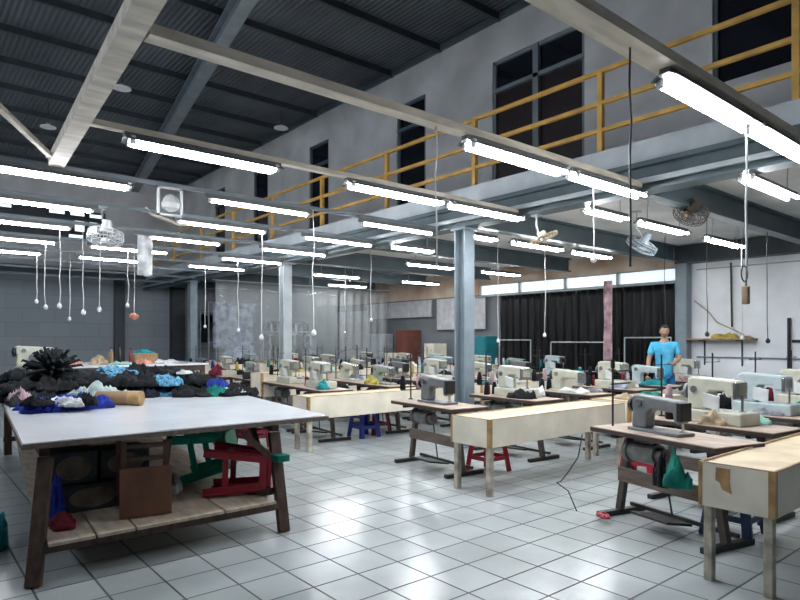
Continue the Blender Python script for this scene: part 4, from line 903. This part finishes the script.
# white sheet hanging from a rail, left of centre
sheet('hanging_sheet', 'cloth_white', 9.33, c_at(137, 9.35), c_at(152, 9.35), 2.45, 3.1, 'white square sheet hanging from a lamp rail', 'sheet', amp=.01, freq=1, seed=2, axis='X')
e = empty('cord_rag', (c_at(134, 10.9), 10.9, 3.1)); tag(e, 'orange and brown rag on a cord before the grey wall', 'rag')  # rag knotted on a cord
MB().tube([(0, 0, 0), (.01, 0, -.6), (0, 0, -1.15)], .005, 5).build('cord_line', 'cord', e); MB().ball((0, 0, -1.2), (.16, .1, .12)).build('rag_knot', 'cloth_peach', e)
# curved pale ducts / rolls lying along the mezzanine edge far back
tag(MB().tube([(6.9, 9.0, 3.28), (6.9, 12.0, 3.28), (6.9, 14.8, 3.28)], .09, 14).build('air_duct', 'mezz_ceiling', smooth=True), 'pale round duct under the rear mezzanine ceiling', 'duct')

# ---------------------------------------------------------------- the worker
def skin_obj(name, joints, edges, m, parent, sub=2, root=0):
    me = bpy.data.meshes.new(name); me.from_pydata([j[0] for j in joints], edges, []); me.update()
    o = bpy.data.objects.new(name, me); C.objects.link(o); o.parent = parent
    sk = o.modifiers.new('skin', 'SKIN'); sk.use_smooth_shade = True
    for i, j in enumerate(joints):
        r_ = j[1]; me.skin_vertices[0].data[i].radius = (r_, r_) if not isinstance(r_, tuple) else r_
        me.skin_vertices[0].data[i].use_root = (i == root)
    ss = o.modifiers.new('sub', 'SUBSURF'); ss.levels = sub; ss.render_levels = sub
    me.materials.append(M[m] if isinstance(m, str) else m); return o
P = empty('person', (10.38, 5.22, 0), R(118)); tag(P, 'worker in a sky blue shirt and blue trousers standing with one arm down', 'person')
# local frame: +Y forward (faces), X to the person's right is +X
bj = [((0, 0, .93), (.13, .1)), ((0, 0, 1.08), (.125, .09)), ((0, .01, 1.25), (.15, .1)), ((0, .01, 1.4), (.14, .09)), ((0, .02, 1.48), (.06, .06)), ((0, .035, 1.56), (.05, .05)),
      ((.17, 0, 1.41), .055), ((.25, .02, 1.17), .042), ((.27, .14, .97), .033), ((.275, .18, .9), .026),
      ((-.17, 0, 1.41), .055), ((-.24, .04, 1.18), .042), ((-.15, .24, 1.1), .033), ((-.12, .3, 1.1), .026),
      ((.09, 0, .86), .085), ((.1, .02, .5), .055), ((.1, -.02, .1), .038), ((.1, .1, .04), .035),
      ((-.09, 0, .86), .085), ((-.1, .02, .5), .055), ((-.1, -.02, .1), .038), ((-.1, .1, .04), .035)]
be = [(0, 1), (1, 2), (2, 3), (3, 4), (4, 5), (3, 6), (6, 7), (7, 8), (8, 9), (3, 10), (10, 11), (11, 12), (12, 13), (0, 14), (14, 15), (15, 16), (16, 17), (0, 18), (18, 19), (19, 20), (20, 21)]
skin_obj('body', bj, be, 'skin', P)
# shirt and trousers
sj = [((0, 0, .8), (.165, .125)), ((0, 0, .95), (.16, .125)), ((0, 0, 1.08), (.15, .115)), ((0, .01, 1.25), (.17, .12)), ((0, .01, 1.41), (.15, .1)), ((0, .02, 1.46), (.08, .075)), ((.18, 0, 1.41), .075), ((.235, .015, 1.22), .062), ((-.18, 0, 1.41), .075), ((-.23, .03, 1.22), .062)]
skin_obj('shirt', sj, [(0, 1), (1, 2), (2, 3), (3, 4), (4, 5), (4, 6), (6, 7), (4, 8), (8, 9)], 'shirt', P)
tj = [((0, 0, .95), (.14, .11)), ((.09, 0, .84), .1), ((.1, .02, .5), .075), ((.1, -.02, .12), .06), ((-.09, 0, .84), .1), ((-.1, .02, .5), .075), ((-.1, -.02, .12), .06)]
skin_obj('trousers', tj, [(0, 1), (1, 2), (2, 3), (0, 4), (4, 5), (5, 6)], 'pants', P)
# head
hb = bmesh.new(); bmesh.ops.create_icosphere(hb, subdivisions=4, radius=1)
for v in hb.verts:
    p = v.co; x, y, z = p.x*.075, p.y*.092, p.z*.115
    if p.z < 0: x *= 1-.28*(-p.z); y *= 1-.12*(-p.z)
    if p.y > .6: y += .022*math.exp(-((p.x/.16)**2+((p.z+.08)/.2)**2))            # nose
    if p.y > .5: y -= .01*math.exp(-(((abs(p.x)-.36)/.16)**2+((p.z-.08)/.12)**2))   # eye sockets
    if p.y > .5: y += .008*math.exp(-((p.x/.3)**2+((p.z+.75)/.18)**2))             # chin
    v.co = (x, y, z)
o = MB.__new__(MB); o.b = hb
hd = o.build('head', 'skin', P, smooth=True, loc=(0, .06, 1.645)); hd.rotation_euler = (R(-18), 0, R(10))
for s_ in (-1, 1):
    MB().ball((s_*.028, .081, .01), (.022, .014, .012)).build('eye', 'eye_white', hd); MB().ball((s_*.076, 0, -.005), (.018, .035, .058)).build('ear', 'skin', hd, smooth=True)
MB().ball((0, .084, -.058), (.045, .014, .014)).build('mouth', 'lip', hd)
hb = bmesh.new(); bmesh.ops.create_icosphere(hb, subdivisions=3, radius=1)
bmesh.ops.delete(hb, geom=[v for v in hb.verts if (v.co.y > .35 and v.co.z < .55) or v.co.z < -.55], context='VERTS')
for v in hb.verts: v.co = (v.co.x*.083, v.co.y*.1-.004, v.co.z*.124+.004)
o = MB.__new__(MB); o.b = hb; hr = o.build('hair', 'hair', hd, smooth=True); sl = hr.modifiers.new('solid', 'SOLIDIFY'); sl.thickness = .01
# hands : palm and five fingers
def hand(p, d, side, name):
    p, d = Vector(p), Vector(d).normalized(); sx = Vector((side, 0, 0)).cross(Vector((0, 0, 0))) if 0 else (d.cross(Vector((0, 0, 1)))).normalized()*side
    if sx.length < .1: sx = Vector((side, 0, 0))
    up = sx.cross(d).normalized()
    h = empty('hand_pivot', (0, 0, 0)); bpy.data.objects.remove(h)
    pj_ = [(p, .024), (p+d*.045, (.033, .016)), (p+d*.085, (.036, .015))]
    palm = skin_obj(name, pj_, [(0, 1), (1, 2)], 'skin', P, 1)
    for k, (o_, l_) in enumerate(((-.027, .066), (-.009, .078), (.009, .073), (.027, .058))):
        b0 = p+d*.08+sx*o_
        skin_obj('finger', [(b0, .0095), (b0+d*l_*.45-up*.004, .009), (b0+d*l_*.75-up*.018, .008), (b0+d*l_*.9-up*.034, .007)], [(0, 1), (1, 2), (2, 3)], 'skin', palm, 1)
    b0 = p+d*.03-sx*.024
    skin_obj('thumb', [(b0, .012), (b0-sx*.03+d*.025, .011), (b0-sx*.035+d*.055, .009)], [(0, 1), (1, 2)], 'skin', palm, 1)
hand((.276, .185, .885), (.02, .3, -.9), 1, 'hand'); hand((-.115, .31, 1.1), (.35, .9, -.1), -1, 'hand')
for s_ in (-1, 1): MB().box((s_*.1, .05, .012), (.09, .25, .024)).build('sandal', 'shoe', P, bevel=.01)
print('objects', len(bpy.data.objects))
